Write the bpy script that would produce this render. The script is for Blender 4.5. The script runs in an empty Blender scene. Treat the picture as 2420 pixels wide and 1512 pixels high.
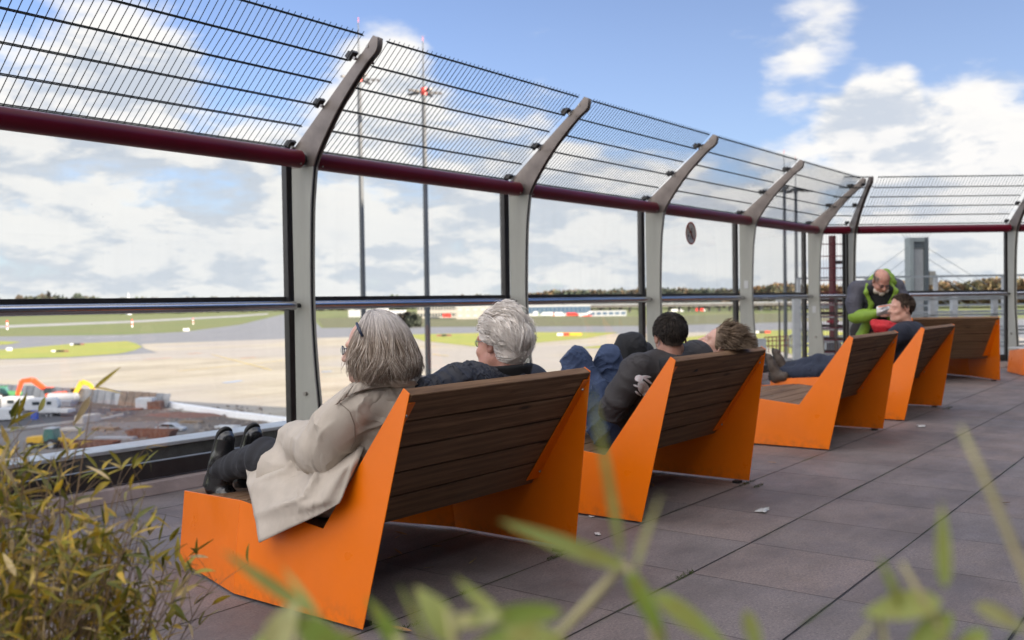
import bpy, bmesh, math, random
import numpy as np
from mathutils import Vector, Matrix, noise as mnoise
rad = math.radians
C = bpy.context.scene.collection
SC = bpy.context.scene
EYE = 1.25
# ------------------------------------------------------------------ camera
R_ = Vector((0.60662505, -0.79484752, -0.01494923)); U_ = Vector((0.02566414, 0.00078535, 0.99967031)); F_ = Vector((0.79457372, 0.60680871, -0.02087551))
cd = bpy.data.cameras.new("camera"); cam = bpy.data.objects.new("camera", cd); C.objects.link(cam)
cam.matrix_world = Matrix(((R_.x, U_.x, -F_.x, 0), (R_.y, U_.y, -F_.y, 0), (R_.z, U_.z, -F_.z, EYE), (0, 0, 0, 1)))
cd.sensor_width = 36; cd.lens = 33.76; cd.clip_start = 0.05; cd.clip_end = 20000
cd.dof.use_dof = True; cd.dof.focus_distance = 3.9; cd.dof.aperture_fstop = 3.2
SC.camera = cam
# ------------------------------------------------------------------ light
SUN_EL, SUN_AZ = rad(14), math.atan2(-0.99, 0.13)
sdir = Vector((math.cos(SUN_EL) * math.cos(SUN_AZ), math.cos(SUN_EL) * math.sin(SUN_AZ), math.sin(SUN_EL)))
sl = bpy.data.lights.new("sun", 'SUN'); sl.energy = 4.2; sl.angle = rad(0.6); sl.color = (1.0, 0.86, 0.70)
so = bpy.data.objects.new("sun", sl); C.objects.link(so); so.rotation_euler = sdir.to_track_quat('Z', 'Y').to_euler()
SC.view_settings.view_transform = 'Standard'; SC.view_settings.look = 'None'; SC.view_settings.gamma = 1.0
SC.view_settings.exposure = 2.3
# ------------------------------------------------------------------ sky with drifting clouds
wd = bpy.data.worlds.new("World"); SC.world = wd; wd.use_nodes = True
nt = wd.node_tree; nt.nodes.clear()
class NG:
    """tiny node-graph helper"""
    def __init__(s, nt): s.nt = nt
    def n(s, typ, **kw):
        nd = s.nt.nodes.new(typ)
        for k, v in kw.items(): setattr(nd, k, v)
        return nd
    def put(s, sock, v):
        if v is None: return
        if hasattr(v, 'is_output'): s.nt.links.new(v, sock)
        else: sock.default_value = v
    def m(s, op, a, b=None, c=None, clamp=False):
        nd = s.n('ShaderNodeMath', operation=op, use_clamp=clamp)
        for i, v in enumerate((a, b, c)): s.put(nd.inputs[i], v)
        return nd.outputs[0]
    def v(s, op, a, b=None, out=0, scale=None):
        nd = s.n('ShaderNodeVectorMath', operation=op)
        s.put(nd.inputs[0], a); s.put(nd.inputs[1], b)
        if scale is not None: s.put(nd.inputs['Scale'], scale)
        return nd.outputs[out]
    def noise(s, vec, scale, detail=4, rough=0.55, dist=0.0, out=0, lac=2.0):
        nd = s.n('ShaderNodeTexNoise'); s.put(nd.inputs['Vector'], vec)
        nd.inputs['Scale'].default_value = scale; nd.inputs['Detail'].default_value = detail
        nd.inputs['Roughness'].default_value = rough; nd.inputs['Distortion'].default_value = dist; nd.inputs['Lacunarity'].default_value = lac
        return nd.outputs[out]
    def mr(s, v, a, b, c=0.0, d=1.0, smooth=False):
        nd = s.n('ShaderNodeMapRange', interpolation_type='SMOOTHSTEP' if smooth else 'LINEAR'); nd.clamp = True
        for i, x in enumerate((v, a, b, c, d)): s.put(nd.inputs[i], x)
        return nd.outputs[0]
    def mix(s, f, a, b, blend='MIX'):
        nd = s.n('ShaderNodeMix', data_type='RGBA', blend_type=blend)
        s.put(nd.inputs[0], f)
        for i, x in ((6, a), (7, b)):
            s.put(nd.inputs[i], x if hasattr(x, 'is_output') else (tuple(x) + (1,))[:4])
        return nd.outputs[2]
    def ramp(s, f, stops, interp='LINEAR'):
        nd = s.n('ShaderNodeValToRGB'); cr = nd.color_ramp; cr.interpolation = interp
        while len(cr.elements) < len(stops): cr.elements.new(0.5)
        for e, (p, c) in zip(cr.elements, stops): e.position = p; e.color = (tuple(c) + (1,))[:4]
        s.put(nd.inputs[0], f); return nd.outputs[0]
    def sep(s, vec):
        nd = s.n('ShaderNodeSeparateXYZ'); s.put(nd.inputs[0], vec); return nd.outputs
    def comb(s, x, y, z):
        nd = s.n('ShaderNodeCombineXYZ')
        for i, q in enumerate((x, y, z)): s.put(nd.inputs[i], q)
        return nd.outputs[0]
def sky_dir(px, py):
    """compass direction of a cloud, from its place in the sky as seen from the terrace"""
    d = F_ * 2268.7 + R_ * (px - 1209.6) - U_ * (py - 756); d.normalize(); return d
g = NG(nt)
sky = g.n('ShaderNodeTexSky', sky_type='NISHITA'); sky.sun_disc = False
sky.sun_elevation = SUN_EL; sky.sun_rotation = math.pi / 2 - SUN_AZ
sky.air_density = 1.0; sky.dust_density = 0.6; sky.ozone_density = 1.4
tc = g.n('ShaderNodeTexCoord').outputs['Generated']
dx, dy, dz = g.sep(tc)
zc = g.m('MAXIMUM', dz, 0.0)
inv = g.m('DIVIDE', 1.0, g.m('ADD', zc, 0.34))
cp = g.comb(g.m('MULTIPLY', dx, inv), g.m('MULTIPLY', dy, inv), g.m('MULTIPLY', zc, 3.2))
warp = g.v('SCALE', g.v('SUBTRACT', g.noise(cp, 3.0, 4, .55, 0, 1), (.5, .5, .5)), scale=.16)
cp = g.v('ADD', cp, warp)
def density(off):
    q = g.v('ADD', cp, off) if off else cp
    n1 = g.noise(q, 3.6, 10, 0.57, 0.0)
    n2 = g.noise(g.v('ADD', q, (7.3, 2.1, 5.5)), 1.6, 3, 0.5)
    return g.m('ADD', g.m('MULTIPLY', n1, 0.85), g.m('MULTIPLY', n2, 0.30))
d0 = density(None)
# where the cloud fields lie: a bank along the horizon, heaps to the north-west, one tall puff to the east
el_bank = g.m('ADD', g.mr(dz, 0.05, 0.33, 0.20, -0.17), g.mr(dz, 0.5, 0.75, 0, 0.3, True))  # second term adds unseen overhead cloud cover to light the deck
def blob(px, py, r, amt):
    d = sky_dir(px, py)
    dt = g.v('DOT_PRODUCT', tc, tuple(d), out=1)
    return g.m('MULTIPLY', g.mr(dt, math.cos(r), 1.0, 0, 1, True), amt)
cov = el_bank
CLOUDS = [(330, 90, 0.10, .15), (60, 100, 0.14, .15), (330, 330, 0.22, .05), (1130, 260, 0.17, .14), (900, 210, .08, .12), (2085, 205, 0.040, .26), (2030, 280, 0.05, .17), (1960, 50, 0.07, .09), (1860, 180, .05, .07), (2330, 400, 0.15, .17), (2020, 130, .05, -.08), (2200, 330, .10, .10), (1600, 440, .12, .08), (1650, 440, .25, .10),
          (1330, -10, .08, .15), (1250, 110, .13, -.16), (1720, 190, .12, -.16), (1700, 310, .08, -.06), (2330, 120, .14, -.16), (560, 20, .10, -.08), (1550, 230, .12, -.16), (660, 130, .09, -.10), (170, 380, .12, .05), (400, 420, .10, .05), (500, 640, .5, .04)]
for b in CLOUDS: cov = g.m('ADD', cov, blob(*b))
dc = g.m('ADD', d0, cov)
mask = g.mr(dc, 0.55, 0.76, 0, 1, True)
# relief: compare the density a little toward the sun and a little upward
sh = Vector((sdir.x, sdir.y, 0)).normalized() * 0.05
d1 = density((sh.x, sh.y, 0.13))
lit = g.mr(g.m('SUBTRACT', d0, d1), -0.075, 0.055, 0, 1, True)
fine = g.mr(g.noise(cp, 9, 7, .6), .35, .65, -.18, .18)
lit = g.m('ADD', lit, fine, clamp=True)
thick = g.mr(dc, 0.70, 1.05, 0, 1)
ccol = g.mix(lit, (0.66, 0.72, 0.815), (1.08, 1.055, 1.02))
ccol = g.mix(g.m('MULTIPLY', thick, .22), ccol, (0.66, 0.72, 0.82))
haze = g.mr(dz, 0.0, 0.20, 1.0, 0.0, True)
ccol = g.mix(g.m('MULTIPLY', haze, .30), ccol, (0.93, 0.965, 1.0))
SKY_K = 0.039
blue = g.v('MULTIPLY', sky.outputs[0], (SKY_K * 0.44, SKY_K * 0.58, SKY_K * 0.93))
blue = g.v('ADD', blue, g.v('MULTIPLY', g.comb(0.071, 0.075, 0.075), g.comb(*[g.mr(dz, 0.0, 0.55, 1.0, 0.0)] * 3)))
CLD_K = 0.196
col = g.mix(mask, blue, g.v('SCALE', ccol, scale=CLD_K))
# forward scattering toward the sun; the overhead boost is added to light the deck
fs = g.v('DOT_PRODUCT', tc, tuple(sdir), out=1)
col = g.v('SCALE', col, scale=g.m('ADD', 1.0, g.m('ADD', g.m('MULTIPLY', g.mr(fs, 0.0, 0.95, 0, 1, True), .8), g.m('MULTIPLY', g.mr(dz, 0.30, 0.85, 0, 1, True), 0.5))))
# added out-of-view glow in the western sky, lighting the figures from their left
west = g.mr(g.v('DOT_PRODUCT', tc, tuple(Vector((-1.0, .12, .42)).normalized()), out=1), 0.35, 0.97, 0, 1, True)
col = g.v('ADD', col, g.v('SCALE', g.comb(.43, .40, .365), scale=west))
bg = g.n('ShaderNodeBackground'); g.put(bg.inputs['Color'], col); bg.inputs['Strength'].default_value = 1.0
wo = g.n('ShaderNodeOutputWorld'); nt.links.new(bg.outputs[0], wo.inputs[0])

# ------------------------------------------------------------------ helpers
def tag(o, label=None, cat=None, group=None, kind=None):
    if label: o['label'] = label
    if cat: o['category'] = cat
    if group: o['group'] = group
    if kind: o['kind'] = kind
    return o
def empty(name, loc=(0, 0, 0), rz=0.0, label=None, cat=None, group=None):
    o = bpy.data.objects.new(name, None); C.objects.link(o); o.location = loc; o.rotation_euler = (0, 0, rz)
    o.empty_display_size = 0.1
    return tag(o, label, cat, group)
def kids(o): return [c for c in o.children]
def copy_tree(o, parent=None):
    c = o.copy(); C.objects.link(c)
    if parent: c.parent = parent
    for ch in kids(o): copy_tree(ch, c)
    return c
class MB:
    """collects shapes and links them as one mesh object"""
    def __init__(s): s.v = []; s.f = []; s.mi = []; s.m = 0; s.cuts = []
    def add(s, vs, fs):
        b = len(s.v); s.cuts.append((b, len(s.f))); s.v += [tuple(p) for p in vs]; s.f += [tuple(b + i for i in f) for f in fs]; s.mi += [s.m] * len(fs); return s
    def box(s, c, d, rot=None, taper=1.0):
        hx, hy, hz = d[0] / 2, d[1] / 2, d[2] / 2
        vs = [Vector((x * (taper if z > 0 else 1), y * (taper if z > 0 else 1), z)) for z in (-hz, hz) for x, y in ((-hx, -hy), (hx, -hy), (hx, hy), (-hx, hy))]
        if rot is not None:
            M = rot if isinstance(rot, Matrix) else Matrix.Rotation(rot, 3, 'Z'); vs = [M @ p for p in vs]
        c = Vector(c)
        return s.add([p + c for p in vs], [(3, 2, 1, 0), (4, 5, 6, 7), (0, 1, 5, 4), (1, 2, 6, 5), (2, 3, 7, 6), (3, 0, 4, 7)])
    def bar(s, a, b, w, h=None, up=(0, 0, 1)):
        a = Vector(a); b = Vector(b); h = h or w; d = b - a; L = d.length; d.normalize()
        x = d.cross(Vector(up))
        if x.length < 1e-4: x = d.cross(Vector((1, 0, 0)))
        x.normalize(); y = x.cross(d)
        vs = [p + x * sx * w / 2 + y * sy * h / 2 for p in (a, b) for sx, sy in ((-1, -1), (1, -1), (1, 1), (-1, 1))]
        return s.add(vs, [(0, 1, 2, 3), (7, 6, 5, 4), (4, 5, 1, 0), (5, 6, 2, 1), (6, 7, 3, 2), (7, 4, 0, 3)])
    def tube(s, pts, r, n=8, caps=True):
        pts = [Vector(p) for p in pts]; k = len(pts)
        rs = r if hasattr(r, '__len__') else [r] * k
        vs = []; fs = []
        prev = None
        for i, p in enumerate(pts):
            t = (pts[min(i + 1, k - 1)] - pts[max(i - 1, 0)]).normalized()
            if prev is None:
                x = t.cross(Vector((0, 0, 1)))
                if x.length < 1e-3: x = t.cross(Vector((1, 0, 0)))
            else: x = prev - t * prev.dot(t)
            x.normalize(); prev = x; y = t.cross(x)
            for j in range(n):
                a = 2 * math.pi * j / n; vs.append(p + (x * math.cos(a) + y * math.sin(a)) * rs[i])
        for i in range(k - 1):
            for j in range(n):
                a = i * n + j; b = i * n + (j + 1) % n; fs.append((a, b, b + n, a + n))
        if caps: fs.append(tuple(range(n - 1, -1, -1))); fs.append(tuple((k - 1) * n + j for j in range(n)))
        return s.add(vs, fs)
    def prism(s, poly, vec):
        """extrude a planar 3-D polygon along vec"""
        n = len(poly); vec = Vector(vec); P = [Vector(p) for p in poly]
        vs = P + [p + vec for p in P]
        fs = [tuple(range(n - 1, -1, -1)), tuple(range(n, 2 * n))] + [(i, (i + 1) % n, (i + 1) % n + n, i + n) for i in range(n)]
        return s.add(vs, fs)
    def lathe(s, c, prof, n=16, axis=(0, 0, 1)):
        q = Vector((0, 0, 1)).rotation_difference(Vector(axis)); c = Vector(c); vs = []; fs = []; k = len(prof)
        for r, z in prof:
            for j in range(n):
                a = 2 * math.pi * j / n; vs.append(c + q @ Vector((r * math.cos(a), r * math.sin(a), z)))
        for i in range(k - 1):
            for j in range(n):
                a = i * n + j; b = i * n + (j + 1) % n; fs.append((a, b, b + n, a + n))
        fs.append(tuple(range(n - 1, -1, -1))); fs.append(tuple((k - 1) * n + j for j in range(n)))
        return s.add(vs, fs)
    def build_each(s, name, mat, parent=None, **kw):
        """one object per shape"""
        ends = s.cuts[1:] + [(len(s.v), len(s.f))]; out = []
        for (v0, f0), (v1, f1) in zip(s.cuts, ends):
            m_ = MB(); m_.v = s.v[v0:v1]; m_.f = [tuple(i - v0 for i in f) for f in s.f[f0:f1]]; m_.mi = s.mi[f0:f1]; out.append(m_.build(name, mat, parent, **kw))
        return out
    def build(s, name, mat, parent=None, smooth=False, bevel=0.0, seg=1, auto=None):
        me = bpy.data.meshes.new(name); me.from_pydata(s.v, [], s.f)
        mats = mat if isinstance(mat, (list, tuple)) else [mat]
        for m_ in mats: me.materials.append(m_)
        if len(mats) > 1: me.polygons.foreach_set('material_index', s.mi)
        bm = bmesh.new(); bm.from_mesh(me); bmesh.ops.recalc_face_normals(bm, faces=bm.faces); bm.to_mesh(me); bm.free()
        o = bpy.data.objects.new(name, me); C.objects.link(o)
        if parent: o.parent = parent
        if smooth or auto:
            me.polygons.foreach_set('use_smooth', [True] * len(me.polygons))
            if auto: me.set_sharp_from_angle(angle=rad(auto))
        if bevel:
            b = o.modifiers.new('bevel', 'BEVEL'); b.width = bevel; b.segments = seg; b.limit_method = 'ANGLE'; b.angle_limit = rad(40)
        return o
def meshobj(name, V, Fc, mat, parent=None, smooth=True):
    me = bpy.data.meshes.new(name)
    V = np.asarray(V, np.float32); Fc = np.asarray(Fc, np.int32)
    me.vertices.add(len(V)); me.vertices.foreach_set('co', V.ravel())
    k = Fc.shape[1]
    me.loops.add(Fc.size); me.loops.foreach_set('vertex_index', Fc.ravel())
    me.polygons.add(len(Fc)); me.polygons.foreach_set('loop_start', np.arange(0, Fc.size, k, dtype=np.int32)); 
    me.update(calc_edges=True); me.validate()
    if smooth: me.polygons.foreach_set('use_smooth', [True] * len(me.polygons))
    me.materials.append(mat)
    o = bpy.data.objects.new(name, me); C.objects.link(o)
    if parent: o.parent = parent
    return o
# ------------------------------------------------------------------ materials
MATS = {}
def mat(name, col, rough=0.6, metal=0.0, var=0.0, vscale=8.0, bump=0.0, bscale=60.0, col2=None, stretch=(1, 1, 1), spec=0.5, coat=0.0, obj=True, detail=5, rvar=0.0, sheen=0.0):
    m = bpy.data.materials.new(name); m.use_nodes = True; t = m.node_tree; G = NG(t)
    b = t.nodes['Principled BSDF']; b.inputs['Roughness'].default_value = rough; b.inputs['Metallic'].default_value = metal
    b.inputs['Specular IOR Level'].default_value = spec; b.inputs['Coat Weight'].default_value = coat; b.inputs['Coat Roughness'].default_value = 0.12
    b.inputs['Sheen Weight'].default_value = sheen
    col = tuple(col)[:3]
    tcn = G.n('ShaderNodeTexCoord').outputs['Object' if obj else 'Generated']
    vec = G.v('MULTIPLY', tcn, stretch)
    if var or col2:
        c2 = col2 or tuple(max(0, c * (1 - var)) for c in col); c1 = col if col2 else tuple(min(1, c * (1 + var)) for c in col)
        f = G.mr(G.noise(vec, vscale, detail, 0.6), 0.32, 0.68)
        t.links.new(G.mix(f, c1, c2), b.inputs['Base Color'])
        if rvar: t.links.new(G.mr(G.noise(vec, vscale * 1.7, 4), .3, .7, rough - rvar, rough + rvar), b.inputs['Roughness'])
    else: b.inputs['Base Color'].default_value = col + (1,)
    if bump:
        bn = G.n('ShaderNodeBump'); bn.inputs['Strength'].default_value = 1.0; bn.inputs['Distance'].default_value = bump
        t.links.new(G.noise(vec, bscale, 4, 0.6), bn.inputs['Height']); t.links.new(bn.outputs[0], b.inputs['Normal'])
    MATS[name] = m
    return m
def glass_mat(name, tint=(0.985, 0.993, 0.99), refl=1.0, dirt=0.0):
    m = bpy.data.materials.new(name); m.use_nodes = True; t = m.node_tree; t.nodes.clear(); G = NG(t)
    tr = G.n('ShaderNodeBsdfTransparent'); tr.inputs[0].default_value = tint + (1,)
    gl = G.n('ShaderNodeBsdfGlossy'); gl.inputs['Roughness'].default_value = 0.01
    ge = G.n('ShaderNodeNewGeometry'); cs = G.m('ABSOLUTE', G.v('DOT_PRODUCT', ge.outputs['Normal'], ge.outputs['Incoming'], out=1))
    fr = G.m('ADD', .035, G.m('MULTIPLY', .965, G.m('POWER', G.m('SUBTRACT', 1.0, cs), 5.0)))
    mx = G.n('ShaderNodeMixShader'); t.links.new(G.m('MULTIPLY', fr, refl), mx.inputs[0]); t.links.new(tr.outputs[0], mx.inputs[1]); t.links.new(gl.outputs[0], mx.inputs[2])
    out = G.n('ShaderNodeOutputMaterial'); last = mx.outputs[0]
    if dirt:
        df = G.n('ShaderNodeBsdfDiffuse'); df.inputs[0].default_value = (.75, .76, .74, 1)
        o_ = G.n('ShaderNodeTexCoord').outputs['Object']
        streak = G.mr(G.noise(G.v('MULTIPLY', o_, (9, 9, .7)), 1.0, 5, .65), .48, .85, 0, dirt)
        spots = G.mr(G.noise(o_, 55, 2, .5), .70, .76, 0, dirt * 5)
        m2 = G.n('ShaderNodeMixShader'); t.links.new(G.m('ADD', streak, G.m('MULTIPLY', spots, G.mr(G.noise(o_, 3, 2), .5, .62))), m2.inputs[0])
        t.links.new(last, m2.inputs[1]); t.links.new(df.outputs[0], m2.inputs[2]); last = m2.outputs[0]
    t.links.new(last, out.inputs[0]); return m
M_ORANGE = mat('orange_paint', (0.76, 0.158, 0.001), 0.36, var=0.05, vscale=3, spec=.35, coat=0.08, bump=0.0004, bscale=14, rvar=.10)
def _scuff(m):      # road dirt splashed on the lowest centimetres and a few dull rub marks
    t = m.node_tree; G = NG(t); b = t.nodes['Principled BSDF']; src = b.inputs['Base Color'].links[0].from_socket; o = G.n('ShaderNodeTexCoord').outputs['Object']
    low = G.m('MULTIPLY', G.mr(G.sep(o)[2], .012, .11, 1, 0), G.mr(G.noise(o, 22, 5, .65), .42, .68))
    rub = G.mr(G.noise(G.v('MULTIPLY', o, (3, 14, 5)), 2.2, 7, .7), .66, .78, 0, .22)
    c = G.mix(G.m('MULTIPLY', low, .40), src, (.16, .08, .03)); c = G.mix(rub, c, (.55, .13, .01)); t.links.new(c, b.inputs['Base Color'])
_scuff(M_ORANGE)
M_POST = mat('post_paint_pale', (0.335, 0.33, 0.288), 0.48, var=0.10, vscale=5, stretch=(1, 1, .25), bump=.0002, bscale=90)
M_ARM = mat('post_steel', (0.20, 0.168, 0.148), 0.42, 0.35, var=0.16, vscale=7, bump=.0003, bscale=120)
M_BLACK = mat('black_rubber', (0.012, 0.012, 0.013), 0.5)
M_MULL = mat('dark_aluminium', (0.030, 0.027, 0.026), 0.40, 0.3, var=.2)
M_BURG = mat('burgundy_paint', (0.12, 0.003, 0.014), 0.34, var=0.12, vscale=4, coat=0.05, spec=.3)
M_STEEL = mat('brushed_steel', (0.46, 0.45, 0.46), 0.18, 1.0, var=.1, vscale=30, stretch=(.05, 1, 1))
M_BOLT = mat('bolt_steel', (0.30, 0.28, 0.26), 0.4, 0.9)
M_WIRE = mat('mesh_wire_dark_green', (0.012, 0.015, 0.014), 0.6, 0.0, spec=.15)
M_REDWIRE = mat('mesh_wire_red', (0.16, 0.02, 0.025), 0.5)
M_GLASS = glass_mat('clear_glass', dirt=0.03)
M_CONC = mat('concrete_pink', (0.33, 0.26, 0.235), 0.85, var=.25, vscale=3, bump=.002, bscale=50)
M_COPING = mat('coping_metal', (0.50, 0.52, 0.53), 0.45, .3, var=.1)
M_PARAPET = mat('parapet_dark', (0.035, 0.04, 0.035), 0.6, var=.5, vscale=12)
# ------------------------------------------------------------------ terrace deck
def deck_material():
    m = bpy.data.materials.new('granite_slabs'); m.use_nodes = True; t = m.node_tree; G = NG(t); b = t.nodes['Principled BSDF']
    o = G.n('ShaderNodeTexCoord').outputs['Object']; x, y, z = G.sep(o)
    u = G.m('DIVIDE', G.m('SUBTRACT', x, 3.265), 0.655); v = G.m('DIVIDE', G.m('SUBTRACT', y, 1.333), 0.66)
    fu = G.m('ABSOLUTE', G.m('SUBTRACT', G.m('FRACT', u), 0.5)); fv = G.m('ABSOLUTE', G.m('SUBTRACT', G.m('FRACT', v), 0.5))
    wob = G.m('MULTIPLY', G.m('SUBTRACT', G.noise(o, 9, 3), .5), .006)
    # joints running along the glass are wider than the ones across
    wv = G.mr(G.noise(G.comb(G.m('FLOOR', u), G.m('FLOOR', G.m('ADD', v, .5)), 0.3), 3.7, 1), .35, .7, .0035, .0075)
    jv = G.mr(G.m('ADD', fv, wob), G.m('SUBTRACT', .5, G.m('MULTIPLY', wv, 1.6)), G.m('SUBTRACT', .5, G.m('MULTIPLY', wv, .7)), 0, 1)
    ju = G.mr(G.m('ADD', fu, wob), .4945, .4985, 0, .75)
    joint = G.m('MAXIMUM', jv, ju)
    cell = G.comb(G.m('FLOOR', u), G.m('FLOOR', v), 0)
    wn = G.n('ShaderNodeTexWhiteNoise', noise_dimensions='3D'); t.links.new(cell, wn.inputs['Vector'])
    tone = G.mr(wn.outputs['Value'], 0, 1, .90, 1.08)
    grain = G.noise(o, 95, 5, .78); grain2 = G.noise(o, 45, 4, .7)
    base = G.mix(G.mr(wn.outputs['Color'], .2, .8), (0.190, 0.164, 0.155), (0.212, 0.170, 0.152))
    sp = G.ramp(grain, [(0.30, (.30, .28, .30)), (0.45, (.85, .84, .86)), (0.58, (1.12, 1.08, 1.08)), (0.70, (1.9, 1.8, 1.78))])
    c = G.mix(1.0, base, sp, 'MULTIPLY')
    c = G.mix(G.mr(grain2, .53, .64, 0, .55), c, (0.10, .085, .09))
    c = G.v('SCALE', c, scale=tone)
    dirt = G.m('MAXIMUM', G.mr(G.noise(G.v('MULTIPLY', o, (1.0, 1.5, 1)), 1.6, 7, .62), .40, .64, 0, .62), G.m('MULTIPLY', G.mr(fv, .43, .5), G.mr(G.noise(o, 5, 4), .35, .6, 0, .55)))
    c = G.mix(dirt, c, (0.082, 0.068, 0.066))
    streak = G.mr(G.noise(G.v('MULTIPLY', o, (.9, 7, 1)), 1.1, 5, .6), .52, .75, 0, .30)
    c = G.mix(streak, c, (0.21, 0.18, .175))
    moss = G.m('MULTIPLY', G.mr(fv, .465, .5), G.mr(G.noise(o, 2.3, 5, .6), .50, .66))
    c = G.mix(G.m('MULTIPLY', moss, .7), c, (0.06, 0.075, 0.02))
    jc = G.mix(G.mr(G.noise(o, 3.1, 4), .5, .62), (0.014, .012, .010), (0.030, .038, .010))
    c = G.mix(joint, c, jc)
    t.links.new(c, b.inputs['Base Color'])
    r = G.mr(G.noise(o, 4, 5), .3, .7, .52, .78); t.links.new(r, b.inputs['Roughness'])
    b.inputs['Specular IOR Level'].default_value = .42
    bn = G.n('ShaderNodeBump'); bn.inputs['Distance'].default_value = .0012
    h = G.m('ADD', grain, G.m('MULTIPLY', joint, -6)); t.links.new(h, bn.inputs['Height']); t.links.new(bn.outputs[0], b.inputs['Normal'])
    return m
TH = rad(51); WR = Vector((math.cos(TH), -math.sin(TH), 0)); NR = Vector((math.sin(TH), math.cos(TH), 0)); OR = Vector((16.05, 5.2, 0))
far = OR + WR * 26
b = MB(); b.add([(-30, -14, 0), (far.x - 1, -14, 0), (far.x, far.y, 0), (OR.x, OR.y, 0), (15.45, 5.72, 0), (-30, 5.72, 0)], [(0, 1, 2, 3, 4, 5)])
tag(b.build('terrace_floor', deck_material()), kind='structure')
b = MB(); b.prism([(-30, -14, -.35), (far.x, -14, -.35), far + Vector((0, 0, -.35)) + NR * .6, OR + NR * .6 + Vector((.15, 0, -.35)), (15.7, 6.28, -.35), (-30, 6.28, -.35)], (0, 0, .34))
tag(b.build('terrace_slab', M_CONC), kind='structure')
# front of the terminal below the terrace
b = MB(); b.prism([(-30, -13.8, -18.2), (far.x - 1, -13.8, -18.2), far + Vector((-.3, 0, -18.2)), OR + Vector((0, 0, -18.2)), (15.4, 6.0, -18.2), (-30, 6.0, -18.2)], (0, 0, 17.83))
tag(b.build('terminal_facade', M_CONC), 'terminal building carrying the terrace', 'building')
# ------------------------------------------------------------------ glass wind barrier
PROF = [(4.829, 3.108), (4.919, 3.023), (5.14, 2.85), (5.694, 2.407)]
OUT_LOW = [(5.718, 2.26), (5.720, 1.9), (5.717, 1.29), (5.719, .43), (5.725, .02)]
IN_UP = [(5.476, 2.26), (5.43, 2.345), (5.331, 2.483), (5.196, 2.647), (5.042, 2.801), (4.90, 2.925), (4.800, 3.00), (4.782, 3.085)]
IN_LOW = [(5.455, .02), (5.476, .45), (5.503, .70), (5.527, 1.0), (5.536, 1.287), (5.530, 1.6), (5.516, 1.93), (5.498, 2.1), (5.476, 2.26)]
def L(x, y, z): return (x, y - 5.65, z)     # profile is noted at the long wall; local y = 0 on the handrail line
def smooth_curve(pts, n=4):
    out = []
    for i in range(len(pts) - 1):
        p0 = pts[max(i - 1, 0)]; p1 = pts[i]; p2 = pts[i + 1]; p3 = pts[min(i + 2, len(pts) - 1)]
        for k in range(n):
            t = k / n
            out.append(tuple(0.5 * (2 * b_ + (c_ - a_) * t + (2 * a_ - 5 * b_ + 4 * c_ - d_) * t * t + (3 * b_ - a_ - 3 * c_ + d_) * t ** 3) for a_, b_, c_, d_ in zip(p0, p1, p2, p3)))
    out.append(pts[-1]); return out
INL = smooth_curve(IN_LOW); INU = smooth_curve(IN_UP)
MESH_PTS = [(4.832, 3.090), (4.992, 2.944), (5.161, 2.813), (5.322, 2.676), (5.487, 2.544), (5.657, 2.411)]
def post_meshes():
    d = {}
    blade = MB(); arm = MB(); edge = MB(); clamp = MB(); bolt = MB()
    for sx in (0.0, 0.040):
        poly = [L(sx, y, z) for y, z in OUT_LOW[::-1]] + []
        poly = [L(sx, y, z) for y, z in OUT_LOW] + [L(sx, y, z) for y, z in INL]
        blade.prism(poly, (.012, 0, 0))
        top = [(5.718, 2.26), (5.706, 2.36)] + PROF[::-1]
        poly = [L(sx, y, z) for y, z in top] + [L(sx, y, z) for y, z in INU[::-1]]
        arm.prism(poly, (.012, 0, 0))
    # dark filler set back between the two plates
    fill = [(y + .012, z) for y, z in INL] + [(y + .014, z) for y, z in INU[1:-6]]
    outr = [(y + .06, z) for y, z in (INL + INU[1:-6])]
    edge.prism([L(.013, y, z) for y, z in fill] + [L(.013, y, z) for y, z in outr[::-1]], (.026, 0, 0))
    for y, z in ((4.985, 2.985), (5.335, 2.70), (5.665, 2.435)):
        for sx in (-.055, .052):
            clamp.box(L(sx + .025, y + .012, z + .012), (.055, .05, .022), Matrix.Rotation(rad(-39), 3, 'X'))
            bolt.lathe(L(sx + .025 + (-.028 if sx < 0 else .028), y - .035, z - .03), [(.012, -.012), (.012, .012)], 8, (1, 0, 0))
            clamp.box(L(sx + .025 + (-.005 if sx < 0 else .005), y + .045, z + .005), (.028, .05, .05), Matrix.Rotation(rad(-39), 3, 'X'))
    bolt.lathe(L(-.003, 4.885, 3.04), [(.010, -.003), (.010, .058)], 8, (1, 0, 0))
    for z in (.57, ):
        bolt.lathe(L(-.02, 5.60, z), [(.016, 0), (.016, .02), (.007, .02), (.007, .1), (.016, .1)], 10, (1, 0, 0))
    bolt.lathe(L(-.012, 5.57, .12), [(.014, 0), (.014, .08)], 8, (1, 0, 0))
    foot = MB().box(L(.026, 5.58, .012), (.16, .30, .018))
    return dict(blade=(blade, M_POST, .0015), arm=(arm, M_ARM, .0015), infill=(edge, M_BLACK, 0), clamp=(clamp, M_MULL, 0), bolt=(bolt, M_BOLT, 0), foot_plate=(foot, M_ARM, 0))
def make_post(parent, x, y=0.0):
    p = empty('post', (x, y, 0)); p.parent = parent
    for nm, (mb, mt, bv) in post_meshes().items():
        (mb.build if nm in ('infill', 'foot_plate') else mb.build_each)(nm, mt, p, bevel=bv)
    return p
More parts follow.
